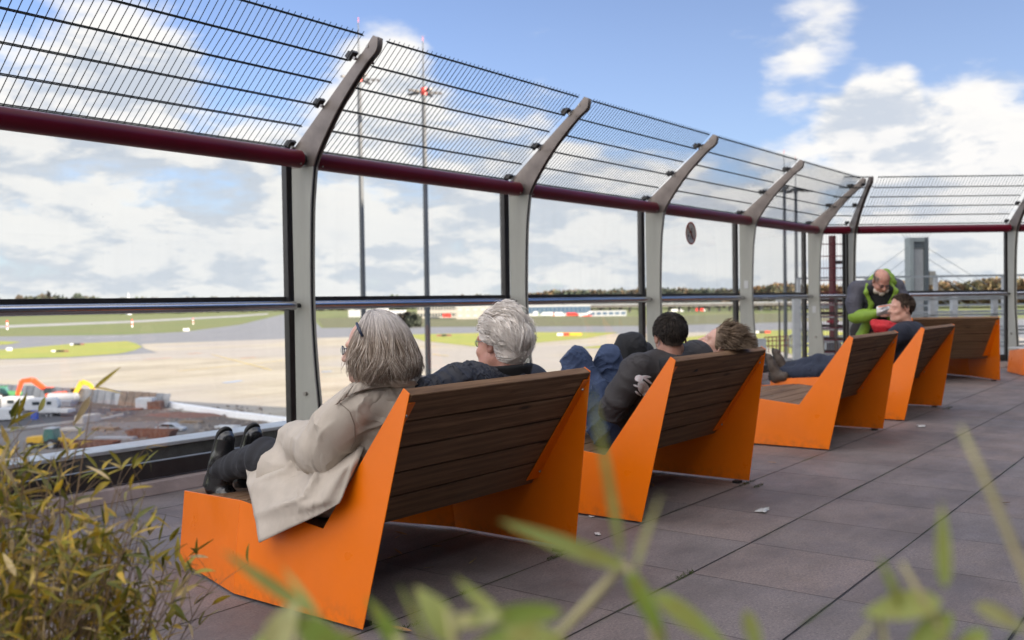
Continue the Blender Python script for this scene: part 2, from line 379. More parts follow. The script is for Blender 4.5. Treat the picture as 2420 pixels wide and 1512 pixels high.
def mesh_panel(parent, x0, x1, pts, wire, name='mesh_panel', ext=0.028, dbl=True):
    b = MB()
    P = [Vector(L(0, *q)) for q in pts]
    nrm = Vector((0, .64, .77))
    for q in P:
        for s in ((-.007, .007) if dbl else (0,)):
            a = q + nrm * s
            b.tube([(x0, a.y, a.z), (x1, a.y, a.z)], .0042, 5)
    n = int(round((x1 - x0) / .05)); e = (P[0] - P[1]).normalized() * ext
    top = P[0] + e; bot = P[-1] - e * .6
    for i in range(n + 1):
        x = x0 + .012 + (x1 - x0 - .024) * i / n
        b.tube([(x, top.y, top.z)] + [(x, q.y, q.z) for q in P] + [(x, bot.y, bot.z)], .0031, 4)
    return b.build(name, wire, parent, smooth=True)
def burg_tube(parent, x0, x1):
    y, z, r = -.082, 2.316, .066
    k = MB().lathe((x0, y, z), [(r * .86, 0), (r, .006), (r, x1 - x0 - .006), (r * .86, x1 - x0)], 28, (1, 0, 0))
    o = k.build('tube', M_BURG, parent, auto=40)
    s = MB()
    for x, sg in ((x0, -1), (x1, 1)):
        s.lathe((x, y, z), [(r * .62, -.034 if sg < 0 else 0), (r * .62, 0 if sg < 0 else .034)], 16, (1, 0, 0))
    s.build_each('end_collar', M_MULL, o, auto=40)
    s = MB()
    for x in (x0 + .035, x1 - .035): s.lathe((x, y - r * .80, z - r * .62), [(.008, -.004), (.008, .004)], 8, (0, -.8, -.6))
    s.build_each('screw', M_BOLT, o)
def handrail(parent, x0, x1):
    k = MB().lathe((x0, 0, 1.232), [(.028, 0), (.0335, .004), (.0335, x1 - x0 - .004), (.028, x1 - x0)], 20, (1, 0, 0))
    o = k.build('handrail', M_STEEL, parent, auto=40)
    s = MB()
    for x, sg in ((x0, -1), (x1, 1)): s.lathe((x, 0, 1.232), [(.017, -.045 if sg < 0 else 0), (.017, 0 if sg < 0 else .045)], 12, (1, 0, 0))
    s.build_each('bracket', M_BLACK, o, auto=40)
def glazing(parent, x0, x1):
    """aluminium frame and two panes between posts; x0, x1 are post lines"""
    yg = .145
    f = MB()
    f.box(((x0 + x1) / 2, yg, 1.275), (x1 - x0 - .06, .055, .05))
    f.box(((x0 + x1) / 2, yg, 2.345), (x1 - x0 - .06, .03, .03))
    f.box(((x0 + x1) / 2, yg, .155), (x1 - x0 - .06, .06, .11))
    f.build_each('frame', M_MULL, parent, bevel=.003)
    gk = M_GLASS
    for z0, z1 in ((.21, 1.25), (1.30, 2.33)):
        MB().box(((x0 + x1) / 2, yg, (z0 + z1) / 2), (x1 - x0 - .065, .010, z1 - z0)).build('glass_pane', gk, parent)
def mullion(parent, x):
    MB().box((x + .026, .145, 1.215), (.075, .06, 2.23)).build('mullion', M_MULL, parent, bevel=.003)
X0, PP = 4.776, 2.6887
long = empty('glass_barrier', (0, 5.65, 0), 0, 'long glass wind barrier with curved posts and burgundy tube facing the airfield', 'barrier')
lines = [X0 + PP * k for k in range(-3, 5)]
first = make_post(long, lines[0])
for x in lines[1:]:
    c = copy_tree(first, long); c.location = (x, 0, 0)
for x in lines: mullion(long, x)
for a, b_ in zip(lines[:-1], lines[1:]):
    mesh_panel(long, a + .14, b_ - .09, MESH_PTS, M_WIRE)
    burg_tube(long, a + .095, b_ - .045)
    handrail(long, a + .10, b_ - .05)
    glazing(long, a + .052, b_)
# corner piece: no glass, a burgundy wire gate
c0 = Vector((lines[-1] + .05, 5.65, 0)); cv = OR - c0; cl = cv.length
corner = empty('corner_gate', c0, math.atan2(cv.y, cv.x), 'narrow burgundy wire mesh gate closing the barrier corner', 'gate')
burg_tube(corner, .08, cl - .06); handrail(corner, .10, cl - .06)
mesh_panel(corner, .12, cl - .05, MESH_PTS, M_WIRE)
mesh_panel(corner, .05, cl - .03, [(5.80, 2.30 - .2 * k) for k in range(12)], M_REDWIRE, 'wire_grid')
MB().box((.045, .15, 1.17), (.04, .04, 2.2)).box((cl - .03, .15, 1.17), (.04, .04, 2.2)).build_each('gate_frame', M_MULL, corner)
right = empty('glass_barrier', OR, -TH, 'short glass barrier turning across the terrace end behind the standing person', 'barrier')
rl = [0.0 + PP * k for k in range(0, 5)]
for x in rl:
    c = copy_tree(first, right); c.location = (x, 0, 0); mullion(right, x)
for a, b_ in zip(rl[:-1], rl[1:]):
    mesh_panel(right, a + .14, b_ - .09, MESH_PTS, M_WIRE)
    burg_tube(right, a + .095, b_ - .045); handrail(right, a + .10, b_ - .05); glazing(right, a + .052, b_)
# kerb under the glass and the roof edge outside it
b = MB().prism([(-30, 5.70, 0), (-30, 6.02, 0), (-30, 6.02, .10), (-30, 5.715, .085)], (45.5, 0, 0))
tag(b.build('kerb', M_CONC, bevel=.004), kind='structure')
b = MB().box((far.x / 2 - 8, 0, 0), (1, 1, 1)); b = MB()
q0 = OR + NR * .05; b.prism([q0, q0 + NR * .3, q0 + NR * .3 + Vector((0, 0, .10)), q0 + Vector((0, 0, .085))], WR * 12)
tag(b.build('kerb', M_CONC), kind='structure')
par = empty('roof_parapet', (0, 6.42, 0), 0, 'low dark roof parapet with pale metal coping outside the glass', 'parapet')
MB().box((-7.2, -.03, -.05), (45.4, .10, .52)).build('upstand', M_PARAPET, par)
MB().box((-7.2, .03, .225), (45.5, .26, .028)).build('coping', M_COPING, par, bevel=.004)
# ------------------------------------------------------------------ benches
def wood_material():
    m = bpy.data.materials.new('weathered_larch'); m.use_nodes = True; t = m.node_tree; G = NG(t); b = t.nodes['Principled BSDF']
    o = G.n('ShaderNodeTexCoord').outputs['Object']
    gm = G.n('ShaderNodeNewGeometry')
    isl = gm.outputs['Random Per Island']
    q = G.v('ADD', o, G.comb(G.m('MULTIPLY', isl, 17), G.m('MULTIPLY', isl, 5), G.m('MULTIPLY', isl, 9)))
    grain = G.noise(G.v('MULTIPLY', q, (1.3, 26, 26)), 2.0, 7, .62, .6)
    rings = G.n('ShaderNodeTexWave', wave_type='BANDS', bands_direction='Z'); t.links.new(G.v('MULTIPLY', q, (.35, 5, 5)), rings.inputs['Vector'])
    rings.inputs['Scale'].default_value = 1.6; rings.inputs['Distortion'].default_value = 9; rings.inputs['Detail'].default_value = 3
    f = G.m('ADD', G.m('MULTIPLY', grain, .84), G.m('MULTIPLY', rings.outputs['Fac'], .16))
    c = G.ramp(f, [(.28, (.066, .032, .014)), (.5, (.165, .088, .042)), (.74, (.28, .165, .090))])
    c = G.mix(G.mr(isl, 0, 1, 0, .45), c, (.15, .088, .048))
    c = G.mix(G.mr(G.noise(o, 2.1, 4), .45, .7, 0, .4), c, (.16, .105, .065))
    vo = G.n('ShaderNodeTexVoronoi'); t.links.new(G.v('MULTIPLY', q, (2.1, 9, 9)), vo.inputs['Vector']); vo.inputs['Scale'].default_value = 1.0
    knot = G.mr(vo.outputs['Distance'], .05, .13, 1, 0)
    c = G.mix(G.m('MULTIPLY', knot, .8), c, (.022, .014, .010))
    t.links.new(c, b.inputs['Base Color']); b.inputs['Roughness'].default_value = .72; b.inputs['Specular IOR Level'].default_value = .35
    bn = G.n('ShaderNodeBump'); bn.inputs['Distance'].default_value = .002; t.links.new(grain, bn.inputs['Height']); t.links.new(bn.outputs[0], b.inputs['Normal'])
    return m
M_WOOD = wood_material()
BL = 1.455
def panel_x(y, z):      # how far the folded side sheet leans in, local y from the back foot
    return 0.112 * z + max(0, y - .79) * .27
CRO = (.256, .355); TOPF = (-.135, .925); TOPB = (-.168, .905); BEND_T = (.79, .405); FRONT_T = (1.46, .345)
def side_panel(b, mirror):
    """two planar sheets with a fold, 4 mm thick"""
    def P(y, z, o=0.0):
        x = panel_x(y, z) + o
        return (BL - x, y, z) if mirror else (x, y, z)
    rear = [(0, .012), (.79, .012), BEND_T, CRO, TOPF, TOPB]; front = [(.79, .012), (1.46, .012), FRONT_T, BEND_T]
    for poly in (rear, front):
        n = len(poly); vs = [P(*q) for q in poly] + [P(*q, .005) for q in poly]
        b.add(vs, [tuple(range(n)), tuple(range(2 * n - 1, n - 1, -1))] + [(i, (i + 1) % n, (i + 1) % n + n, i + n) for i in range(n)])
def plank(b, y, z, ty, tz, w, t, x0, x1, gap=.009):
    """board of width w along (ty,tz), thickness t along the normal, running along x"""
    n = Vector((0, -tz, ty)); d = Vector((0, ty, tz)); c = Vector((0, y, z))
    vs = []
    for x in (x0, x1):
        for a, e in ((gap / 2, 0), (w - gap / 2, 0), (w - gap / 2, t), (gap / 2, t)):
            vs.append(Vector((x, 0, 0)) + c + d * a - n * 0 + n * e)
    b.add(vs, [(0, 1, 2, 3), (7, 6, 5, 4), (0, 4, 5, 1), (1, 5, 6, 2), (2, 6, 7, 3), (3, 7, 4, 0)])
def make_bench(label):
    r = empty('lounge_bench', (0, 0, 0), 0, label, 'bench', 'orange lounge benches on the terrace')
    for mir in (False, True):
        b = MB(); side_panel(b, mir); o = b.build('side_panel', M_ORANGE, r, bevel=.0015)
        # inner flanges the boards are screwed to
        f = MB(); sg = -1 if mir else 1; ox = BL if mir else 0
        def P(y, z, o_): return (ox + sg * (panel_x(y, z) + o_), y, z)
        dv = Vector((TOPF[0] - CRO[0], TOPF[1] - CRO[1])).normalized(); nv = Vector((dv.y, -dv.x)) * -1
        for a0, a1, w0, w1 in ((.03, .655, .10, .05),):
            q = [(CRO[0] + dv.x * a - .0415, CRO[1] + dv.y * a - .0285) for a in (a0, a1)]
            f.add([P(*q[0], .004), P(*q[1], .004), P(*q[1], w1), P(*q[0], w0)], [(0, 1, 2, 3)])
        s_ = f.build('flange', M_ORANGE, o); md = s_.modifiers.new('t', 'SOLIDIFY'); md.thickness = .004
        bt = MB()
        for a in (.08, .60):
            y, z = CRO[0] + dv.x * a - .047, CRO[1] + dv.y * a - .032
            bt.lathe(P(y, z, .028), [(.007, 0), (.006, .006)], 8, (0, -.78, -.62))
        bt.build_each('screw', M_BOLT, o)
    d = Vector((TOPF[0] - CRO[0], TOPF[1] - CRO[1])); Ld = d.length; d.normalize()
    bk = MB(); n = 5
    for k in range(n):
        a = Ld * k / n - .02 if k == 0 else Ld * k / n; w = Ld / n + (.02 if k == 0 else 0)
        y, z = CRO[0] + d.x * a, CRO[1] + d.y * a
        xi = panel_x(y, z + .06) + .012
        plank(bk, y - .004, z + .002, d.x, d.y, w, .044, xi, BL - xi)
    bk.build('backrest', M_WOOD, r, bevel=.003)
    st = MB()
    segs = [(CRO, BEND_T, 4), (BEND_T, FRONT_T, 5)]
    for A, B_, k in segs:
        d = Vector((B_[0] - A[0], B_[1] - A[1])); Lk = d.length; d.normalize()
        for i in range(k):
            y, z = A[0] + d.x * Lk * i / k, A[1] + d.y * Lk * i / k
            xi = panel_x(y + .12, z) + .012
            plank(st, y, z - .045, d.x, d.y, Lk / k, .04, xi, BL - xi)
    st.build('seat', M_WOOD, r, bevel=.003)
    fe = MB()
    for x in (.06, BL - .06):
        for y in (.06, 1.3): fe.box((x + (panel_x(y, 0) if x < 1 else -panel_x(y, 0)), y, .008), (.05, .05, .016))
    fe.box((BL / 2, 1.2, .28), (BL - .5, .03, .03))
    fe.build_each('foot_bracket', M_BLACK, r)
    return r
bench = make_bench('nearest orange bench, where the grey-haired pair sits with feet up')
bench.location = (2.51, 2.65, 0)
for loc, rz, lab in (((4.62, 2.65, 0), 0, 'second orange bench from the camera, under the reclining woman and the dark-jacketed person'),
                     ((7.64, 2.655, 0), 0, 'empty orange bench between the second bench and the young man in navy'),
                     ((9.81, 2.66, 0), 0, 'orange bench on which the young man in navy stretches his legs'),
                     ((14.0, 3.85, 0), rad(-49), 'turned orange bench seen square from behind, below the pale pylon'),
                     ((15.45, 2.15, 0), rad(-49), 'orange bench cut by the right picture edge with a paper on its foot end')):
    c = copy_tree(bench); c.location = loc; c.rotation_euler = (0, 0, rz); c['label'] = lab
# ------------------------------------------------------------------ airfield, 18 m below the terrace
ZG = -18.0
def ray(px, py): return F_ * 2268.67 + R_ * (px - 1209.6) - U_ * (py - 756)
def gp(px, py, z=ZG):
    d = ray(px, py); t = (z - EYE) / d.z; return Vector((d.x * t, d.y * t, z))
def at_dist(px, py, dist):
    d = ray(px, py); t = dist / math.hypot(d.x, d.y); return Vector((d.x * t, d.y * t, EYE + d.z * t))
M_GRASS = mat('grass_field', (0.095, 0.135, 0.025), 0.9, col2=(0.135, 0.13, 0.04), vscale=.012, detail=9, stretch=(1, 2.5, 1))
M_ROUGH = mat('rough_grass', (0.075, 0.09, 0.027), 0.95, col2=(0.105, 0.092, 0.04), vscale=.03, detail=9)
M_LAWN = mat('bright_grass', (0.20, 0.24, 0.03), 0.9, col2=(0.27, 0.25, 0.04), vscale=.05, detail=8)
M_ASPH = mat('taxiway_asphalt', (0.14, 0.145, 0.155), 0.75, col2=(0.19, 0.19, 0.195), vscale=.05, detail=8, stretch=(1, 3, 1))
M_LROAD = mat('light_road', (0.27, 0.265, 0.25), 0.8, var=.15, vscale=.05)
def apron_material():
    m = bpy.data.materials.new('apron_concrete'); m.use_nodes = True; t = m.node_tree; G = NG(t); b = t.nodes['Principled BSDF']
    o = G.n('ShaderNodeTexCoord').outputs['Object']
    c = G.ramp(G.noise(G.v('MULTIPLY', o, (.6, 1.6, 1)), .045, 8, .6), [(.3, (.265, .232, .170)), (.5, (.345, .305, .228)), (.7, (.395, .36, .282))])
    br = G.n('ShaderNodeTexBrick'); br.offset = 0; t.links.new(o, br.inputs['Vector'])
    br.inputs['Scale'].default_value = 1; br.inputs['Brick Width'].default_value = 7.5; br.inputs['Row Height'].default_value = 7.5; br.inputs['Mortar Size'].default_value = .10
    br.inputs['Color1'].default_value = (1, 1, 1, 1); br.inputs['Color2'].default_value = (.90, .89, .88, 1); br.inputs['Mortar'].default_value = (.66, .64, .62, 1)
    c = G.mix(1.0, c, br.outputs['Color'], 'MULTIPLY')
    c = G.mix(G.mr(G.noise(o, .014, 4, .5), .44, .58, 0, .75), c, (.28, .257, .235))
    rub = G.mr(G.noise(G.v('MULTIPLY', o, (.35, 2.6, 1)), .06, 7, .65), .52, .72, 0, .5)
    c = G.mix(rub, c, (.36, .31, .265))
    t.links.new(c, b.inputs['Base Color']); b.inputs['Roughness'].default_value = .85; return m
M_APRON = apron_material()
M_DIRT = mat('site_dirt', (.075, .06, .048), .95, col2=(.135, .11, .09), vscale=.12, detail=9)
M_SITE = mat('site_asphalt', (.035, .035, .038), .8, col2=(.07, .066, .064), vscale=.10, detail=8)
M_SITE2 = mat('site_concrete', (.17, .155, .14), .9, col2=(.10, .092, .084), vscale=.10, detail=9)
b = MB(); n = 48
b.add([(0, 0, ZG)] + [(9000 * math.cos(2 * math.pi * i / n), 9000 * math.sin(2 * math.pi * i / n), ZG) for i in range(n)], [(0, i + 1, (i + 1) % n + 1) for i in range(n)])
tag(b.build('ground', M_GRASS), kind='structure')
lev = [ZG]
def sheet(name, pts, m, up=0.02):
    lev[0] += up
    P = [gp(*q) if len(q) == 2 else Vector(q) for q in pts]
    b = MB(); b.add([(p.x, p.y, lev[0]) for p in P], [tuple(range(len(P)))])
    return tag(b.build(name, m), kind='structure')
NEAR = [(60, -10, 0), (-60, -10, 0)]
sheet('taxiway', [(-500, 812), (0, 795), (300, 791), (433, 784), (567, 767), (667, 743), (700, 737), (722, 737), (712, 744), (738, 754), (760, 775), (956, 773), (1300, 771), (1510, 770), (1760, 764), (1900, 760), (2500, 752), (2900, 800), (2200, 1400)] + [(200, 5, 0), (-60, 5, 0), (-60, 200, 0)], M_ASPH)
sheet('service_road', [(-300, 782), (0, 769), (300, 758), (560, 745), (633, 740), (633, 743), (560, 749), (300, 763), (0, 775), (-300, 789)], M_LROAD)
sheet('rough_strip', [(750, 752), (960, 750), (1300, 748), (1510, 748), (1760, 742), (2300, 735), (2300, 756), (1900, 760), (1760, 764), (1510, 770), (1300, 771), (956, 773), (765, 774)], M_ROUGH)
sheet('apron', [(-500, 885), (0, 851), (170, 846), (290, 839), (372, 834), (340, 823), (333, 813), (500, 807), (677, 801), (956, 792), (1000, 797), (1200, 795), (1462, 789), (1760, 783), (2300, 775), (2900, 900), (2200, 1400)] + [(200, 5, 0), (-60, 5, 0), (-60, 200, 0)], M_APRON)
sheet('grass_island', [(-300, 838), (0, 827), (167, 813), (300, 806), (322, 812), (336, 820), (318, 828), (283, 836), (167, 844), (0, 849), (-300, 862)], M_LAWN)
sheet('grass_verge', [(-200, 815), (0, 806), (50, 808), (20, 814), (-200, 828)], M_LAWN)
sheet('grass_island', [(958, 791), (1090, 788), (1250, 785), (1462, 786), (1385, 800), (1250, 812), (1120, 819), (1000, 806)], M_LAWN)
sheet('grass_island', [(1360, 823), (1440, 815), (1600, 800), (1740, 784), (1900, 778), (2060, 790), (1950, 860), (1790, 815), (1610, 818), (1470, 824)], M_LAWN)
M_PAINT_B = mat('blue_paint', (.25, .36, .55), .8); M_PAINT_R = mat('orange_marking', (.60, .24, .10), .8); M_PAINT_Y = mat('yellow_marking', (.62, .45, .10), .8); M_PAINT_W = mat('white_marking', (.75, .74, .72), .7)
for a, c, w_, m in (((340, 850), (405, 846), 1.0, M_PAINT_R), ((445, 837), (475, 835), 1.2, M_PAINT_R), ((568, 848), (605, 845), 1.0, M_PAINT_R), ((500, 838), (640, 875), .35, M_PAINT_Y), ((530, 906), (570, 901), 1.6, M_PAINT_B),
                   ((760, 880), (785, 878), 1.6, M_PAINT_B), ((200, 800), (310, 794), 1.5, M_PAINT_W), ((1020, 838), (1060, 842), .8, M_PAINT_Y), ((420, 878), (700, 850), .5, M_PAINT_Y), ((0, 868), (330, 846), .5, M_PAINT_W), ((880, 830), (1290, 800), .5, M_PAINT_Y)):
    A = gp(*a); B_ = gp(*c); lev[0] += .004; A.z = B_.z = lev[0]; d = (B_ - A).normalized(); s_ = Vector((-d.y, d.x, 0)) * w_ / 2
    b = MB(); b.add([A - s_, B_ - s_, B_ + s_, A + s_], [(0, 1, 2, 3)]); tag(b.build('painted_marking', m), kind='structure')
# building site between the terminal and the apron
sheet('site_ground', [(-400, 930), (0, 918), (215, 948), (330, 965), (400, 972), (690, 1010), (760, 1040), (700, 1200), (-400, 1300)], M_DIRT)
sheet('site_road', [(-400, 975), (60, 975), (250, 968), (330, 975), (300, 990), (0, 1020), (-400, 1060)], M_SITE)
sheet('site_slab', [(-400, 1075), (0, 1030), (205, 1003), (330, 985), (480, 1010), (420, 1045), (330, 1060), (330, 1180), (-400, 1300)], M_SITE2)
# ---- generic little builders used on the field
M_WHITE = mat('white_paint', (.50, .50, .49), .45, var=.06, vscale=1.5); M_RED = mat('red_paint', (.52, .03, .02), .45, var=.1); M_YEL = mat('yellow_machine', (.50, .29, .02), .45, var=.12, vscale=1)
M_ORM = mat('orange_machine', (.58, .06, .010), .45, var=.12, vscale=1); M_GRN = mat('green_machine', (.045, .16, .06), .45, var=.2); M_DGLASS = mat('dark_window', (.02, .03, .035), .12, spec=.8)
M_TYRE = mat('tyre', (.018, .018, .02), .8); M_GREY = mat('grey_paint', (.30, .31, .32), .5, var=.1); M_LGREY = mat('light_grey_paint', (.36, .37, .38), .5, var=.08); M_RUST = mat('rust', (.12, .045, .028), .85, col2=(.20, .11, .08), vscale=1.5, detail=7)
M_CREAM = mat('cream_wall', (.27, .255, .22), .8, var=.06, vscale=.3); M_BLUEG = mat('blue_glazing', (.05, .085, .13), .45, spec=.3); M_GALV = mat('galvanised', (.33, .35, .36), .5, .4, var=.12, vscale=3)
M_BLUE = mat('blue_plastic', (.02, .07, .35), .5)
def wheel(parent, c, r, w, axis):
    w_ = MB().lathe(Vector(c) - Vector(axis) * w / 2, [(r * .55, .0), (r * .92, 0), (r, w * .15), (r, w * .85), (r * .92, w), (r * .55, w)], 16, axis).build('wheel', M_TYRE, parent, auto=40)
    MB().lathe(Vector(c) - Vector(axis) * (w / 2 + .01), [(r * .2, 0), (r * .52, .0), (r * .52, w + .02), (r * .2, w + .02)], 12, axis).build('rim', M_GREY, w_)
def rot_empty(name, p, rz, label, cat, group=None): return empty(name, p, rz, label, cat, group)
def face_angle(p): return math.atan2(p.y, p.x)
RGT = math.atan2(R_.y, R_.x)      # heading across the view
# ---- light masts
M_MAST = mat('mast_galvanised', (.06, .065, .07), .6, .1, var=.12, vscale=.6)
def light_mast(px, py_base, dist, top_py, ring_py, label, arms, r0=.24, r1=.10, ringr=1.3, red=True):
    base = at_dist(px, 700, dist); base.z = ZG
    top = at_dist(px, top_py, dist).z; ring = at_dist(px, ring_py, dist).z
    t = empty('light_mast', base, 0, label, 'mast', 'light masts on the airfield')
    h = top - ZG; hr = ring - ZG
    MB().lathe((0, 0, 0), [(r0 * 1.25, 0), (r0 * 1.2, h * .3), (r0 * .9, hr), (r1, hr + .2), (r1 * .5, h)], 14).build('pole', M_MAST, t, auto=40)
    b = MB(); l = MB()
    for k, a in enumerate(arms):
        d = Vector((math.cos(a), math.sin(a), 0)); b.bar((0, 0, hr), d * ringr + Vector((0, 0, hr)), .10, .10)
        for s in (.45, .72, 1.0): l.box(d * ringr * s + Vector((0, 0, hr - .12)), (.34, .26, .16), a)
    b.build_each('arm', M_MAST, t); l.build_each('floodlight', M_MULL, t)
    MB().lathe((0, 0, hr - .35), [(r0 * 1.3, 0), (r0 * 1.3, .7)], 12).build('hub', M_RED if red else M_MAST, t)
    MB().lathe((0, 0, h), [(.03, 0), (.02, .5)], 8).build('obstruction_light', M_RED, t)
A4 = [RGT + x for x in (.35, 1.2, 2.6, 3.9, 5.2)]
light_mast(858, 0, 100, 53, 185, 'tall grey light mast seen beside the first curved post, behind the woman', A4, ringr=2.0)
light_mast(1009, 0, 96, 98, 216, 'tall grey light mast with crossed arms seen above the old man', A4, ringr=1.7)
light_mast(1855, 0, 120, 363, 446, 'slim light mast left of two near the corner gate', [RGT + x for x in (.2, 1.5, 3.0, 4.6)], .20, .06, 2.4, False)
light_mast(1882, 0, 122, 378, 450, 'slim light mast right of two near the corner gate', [RGT + x for x in (0, 2.0, 3.3, 5.0)], .20, .06, 1.9, False)
# ---- marker posts, signs and boxes on the grass
def marker(px, py, h, label):
    h *= .5
    p = gp(px, py); t = empty('marker_post', p, 0, label, 'marker', 'red and white marker posts in the far grass')
    for k in range(4):
        MB().lathe((0, 0, h * k / 4), [(h * .09, 0), (h * .09, h / 4)], 10).build('band', M_RED if k % 2 else M_WHITE, t)
marker(17, 779, 16, 'red and white marker post at the left picture edge'); marker(312, 773, 14, 'red and white marker post in the middle of the far grass'); marker(456, 766, 12, 'red and white marker post farthest right in the far grass')
def field_sign(px, py, w, h, m, label, cols=None):
    p = gp(px, py); t = empty('taxiway_sign', p, RGT, label, 'sign', 'taxiway signs on the grass')
    cols = cols or [m]; w *= .8; h *= .8
    for i, c in enumerate(cols):
        MB().box((w * ((i + .5) / len(cols) - .5), 0, h * .6), (w / len(cols), .3, h * .7)).build('panel', c, t, bevel=.03)
    MB().box((-w * .35, 0, h * .14), (.15, .15, h * .28)).build('leg', M_GREY, t); MB().box((w * .35, 0, h * .14), (.15, .15, h * .28)).build('leg', M_GREY, t)
field_sign(182, 817, 8.5, 1.6, M_MULL, 'black taxiway sign with pale end at the back of the left lawn', [M_WHITE, M_MULL, M_MULL, M_RUST]); field_sign(142, 833, 9, 1.4, M_MULL, 'black taxiway sign nearer on the left lawn', [M_WHITE, M_MULL, M_MULL, M_RUST])
field_sign(440, 784, 5.5, 3.2, M_WHITE, 'white box sign at the far taxiway edge'); field_sign(22, 831, 3, 2.4, M_WHITE, 'small white box on the left lawn')
field_sign(1049, 796, 10, 1.8, M_RUST, 'dark red taxiway sign on the lawn behind the two masts', [M_RUST, M_MULL, M_RUST]); field_sign(1345, 795, 16, 2.4, M_YEL, 'white, red and yellow taxiway sign on the middle lawn', [M_WHITE, M_RED, M_YEL, M_YEL])
field_sign(1800, 789, 11, 2.0, M_WHITE, 'white and red taxiway sign beside the fifth post', [M_WHITE, M_MULL, M_RED])
# ---- far buildings
def block(parent, name, c, d, m, bevel=0): return MB().box((c[0], c[1], c[2] + d[2] / 2), d).build(name, m, parent)
def far_building(name, x0, x1, ytop, ybase, label, body, wins=None, roof=None, depth=25, cat='building'):
    p = gp((x0 + x1) / 2, ybase); dist = math.hypot(p.x, p.y); w = (x1 - x0) * dist / 2268 * .98 / max(.75, math.cos(math.atan2((x0 + x1) / 2 - 1210, 2268)))
    w = (x1 - x0) / 2268.67 * (p.dot(F_))
    h = (gp(x0, ybase).dot(F_)) * (ybase - ytop) / 2268.67
    t = empty(name, p, RGT, label, cat)
    block(t, 'wall', (0, depth / 2, 0), (w, depth, h), body)
    if roof: block(t, 'roof', (0, depth / 2, h), (w * 1.01, depth * 1.02, h * .06), roof)
    if wins:
        rows, colsn, m, fh, fw = wins
        for r in range(rows):
            for c_ in range(colsn):
                MB().box((w * ((c_ + .5) / colsn - .5), -.06, h * (r + .55) / rows), (w / colsn * fw, .2, h / rows * fh)).build('window', m, t)
    return t, w, h
M_SHED = mat('white_shed', (.30, .305, .31), .6, var=.05, vscale=.2)
far_building('hangar', 823, 893, 733, 749, 'long low white hangar beyond the far grass, behind the left mast', M_SHED, (1, 5, M_LGREY, .5, .7), M_LGREY)
far_building('shed', 889, 912, 730, 751, 'bright white square shed beside the long hangar', M_SHED, (1, 1, M_LGREY, .35, .5), M_LGREY)
far_building('shed', 913, 955, 734, 750, 'pale grey shed beside the bright square shed', M_LGREY, (1, 2, M_GREY, .5, .5), M_GREY)
far_building('office_building', 986, 1082, 722, 752, 'cream office block with tall windows left of the old man', M_CREAM, (2, 14, M_DGLASS, .5, .55), M_LGREY)
far_building('warehouse', 1078, 1240, 725, 753, 'beige windowed warehouse behind the old man', M_CREAM, (2, 9, M_GREY, .3, .5), M_LGREY)
far_building('terminal_hall', 1236, 1395, 722, 746, 'white roofed hall with blue glazing right of the old man', M_SHED, (1, 16, M_BLUEG, .62, .92), M_SHED)
far_building('shed', 1393, 1480, 735, 747, 'blue-grey low shed right of the glazed hall', M_GREY, (1, 6, M_BLUEG, .5, .7), M_LGREY)
# viaduct
vp0 = gp(1385, 742); vp1 = gp(2010, 735)
t = empty('viaduct', (0, 0, 0), 0, 'long pale concrete viaduct on thin piers before the autumn wood', 'bridge')
zt = ZG + (742 - 724) / 2268.67 * vp0.dot(F_)
MB().bar((vp0.x, vp0.y, zt), (vp1.x, vp1.y, zt), 14, 3.2).build('deck', M_SITE2, t); MB().bar((vp0.x, vp0.y, zt + 2.2), (vp1.x, vp1.y, zt + 2.2), 14.6, 1.2).build('railing', M_LGREY, t)
for i in range(26):
    q = vp0.lerp(vp1, (i + .5) / 26); MB().box((q.x, q.y, (ZG + zt) / 2), (2.2, 2.2, zt - ZG - 3)).build('pier', M_SITE2, t)
# vehicles on the far apron
def lorry(px, py, L_, h, label, colb, colc, heading=RGT, name='lorry', cat='lorry', group=None):
    p = gp(px, py); t = empty(name, p, heading, label, cat, group)
    MB().box((-L_ * .10, 0, h * .58), (L_ * .78, 2.5, h * .74)).build('body', colb, t, bevel=.1)
    cb = MB().prism([(L_ * .30, -1.2, h * .2), (L_ * .5, -1.2, h * .2), (L_ * .5, -1.2, h * .5), (L_ * .45, -1.2, h * .82), (L_ * .30, -1.2, h * .82)], (0, 2.4, 0)).build('cab', colc, t, bevel=.08)
    MB().prism([(L_ * .36, -1.23, h * .5), (L_ * .49, -1.23, h * .5), (L_ * .455, -1.23, h * .76), (L_ * .36, -1.23, h * .76)], (0, 2.46, 0)).build('window', M_DGLASS, cb)
    for x in (-L_ * .36, L_ * .38):
        for s in (-1, 1): wheel(t, (x, s * 1.1, .5), .5, .3, (0, 1, 0))
    return t
G_ = 'service vehicles parked before the far buildings'
for px, py, L_, h, lab, a, c in ((1297, 749, 15, 5.5, 'white and red service lorry nearest the glazed hall', M_WHITE, M_RED), (1322, 749, 11, 5.5, 'plain white service lorry in the middle of the row', M_WHITE, M_WHITE), (1352, 748, 13, 4.6, 'red service lorry right of the white ones', M_RED, M_RED),
                              (1056, 752, 9, 6, 'small red lorry before the cream office block', M_RED, M_RED), (1093, 752, 8, 5, 'small white lorry before the beige warehouse', M_WHITE, M_GREY), (1118, 752, 9, 5.4, 'grey-white lorry before the beige warehouse, right of the small white one', M_LGREY, M_WHITE), (1655, 737, 13, 5, 'red lorry on the road under the viaduct', M_RED, M_WHITE), (1600, 738, 16, 4.5, 'long white lorry left of the red one under the viaduct', M_WHITE, M_WHITE), (1267, 748, 7, 6, 'pale green service lorry below the blue glazing', M_WHITE, M_GRN)):
    lorry(px, py, L_, h, lab, a, c, group=G_)
t = empty('boarding_stairs', gp(1382, 748), RGT, 'white mobile boarding stairs beside the red service lorry', 'stairs')
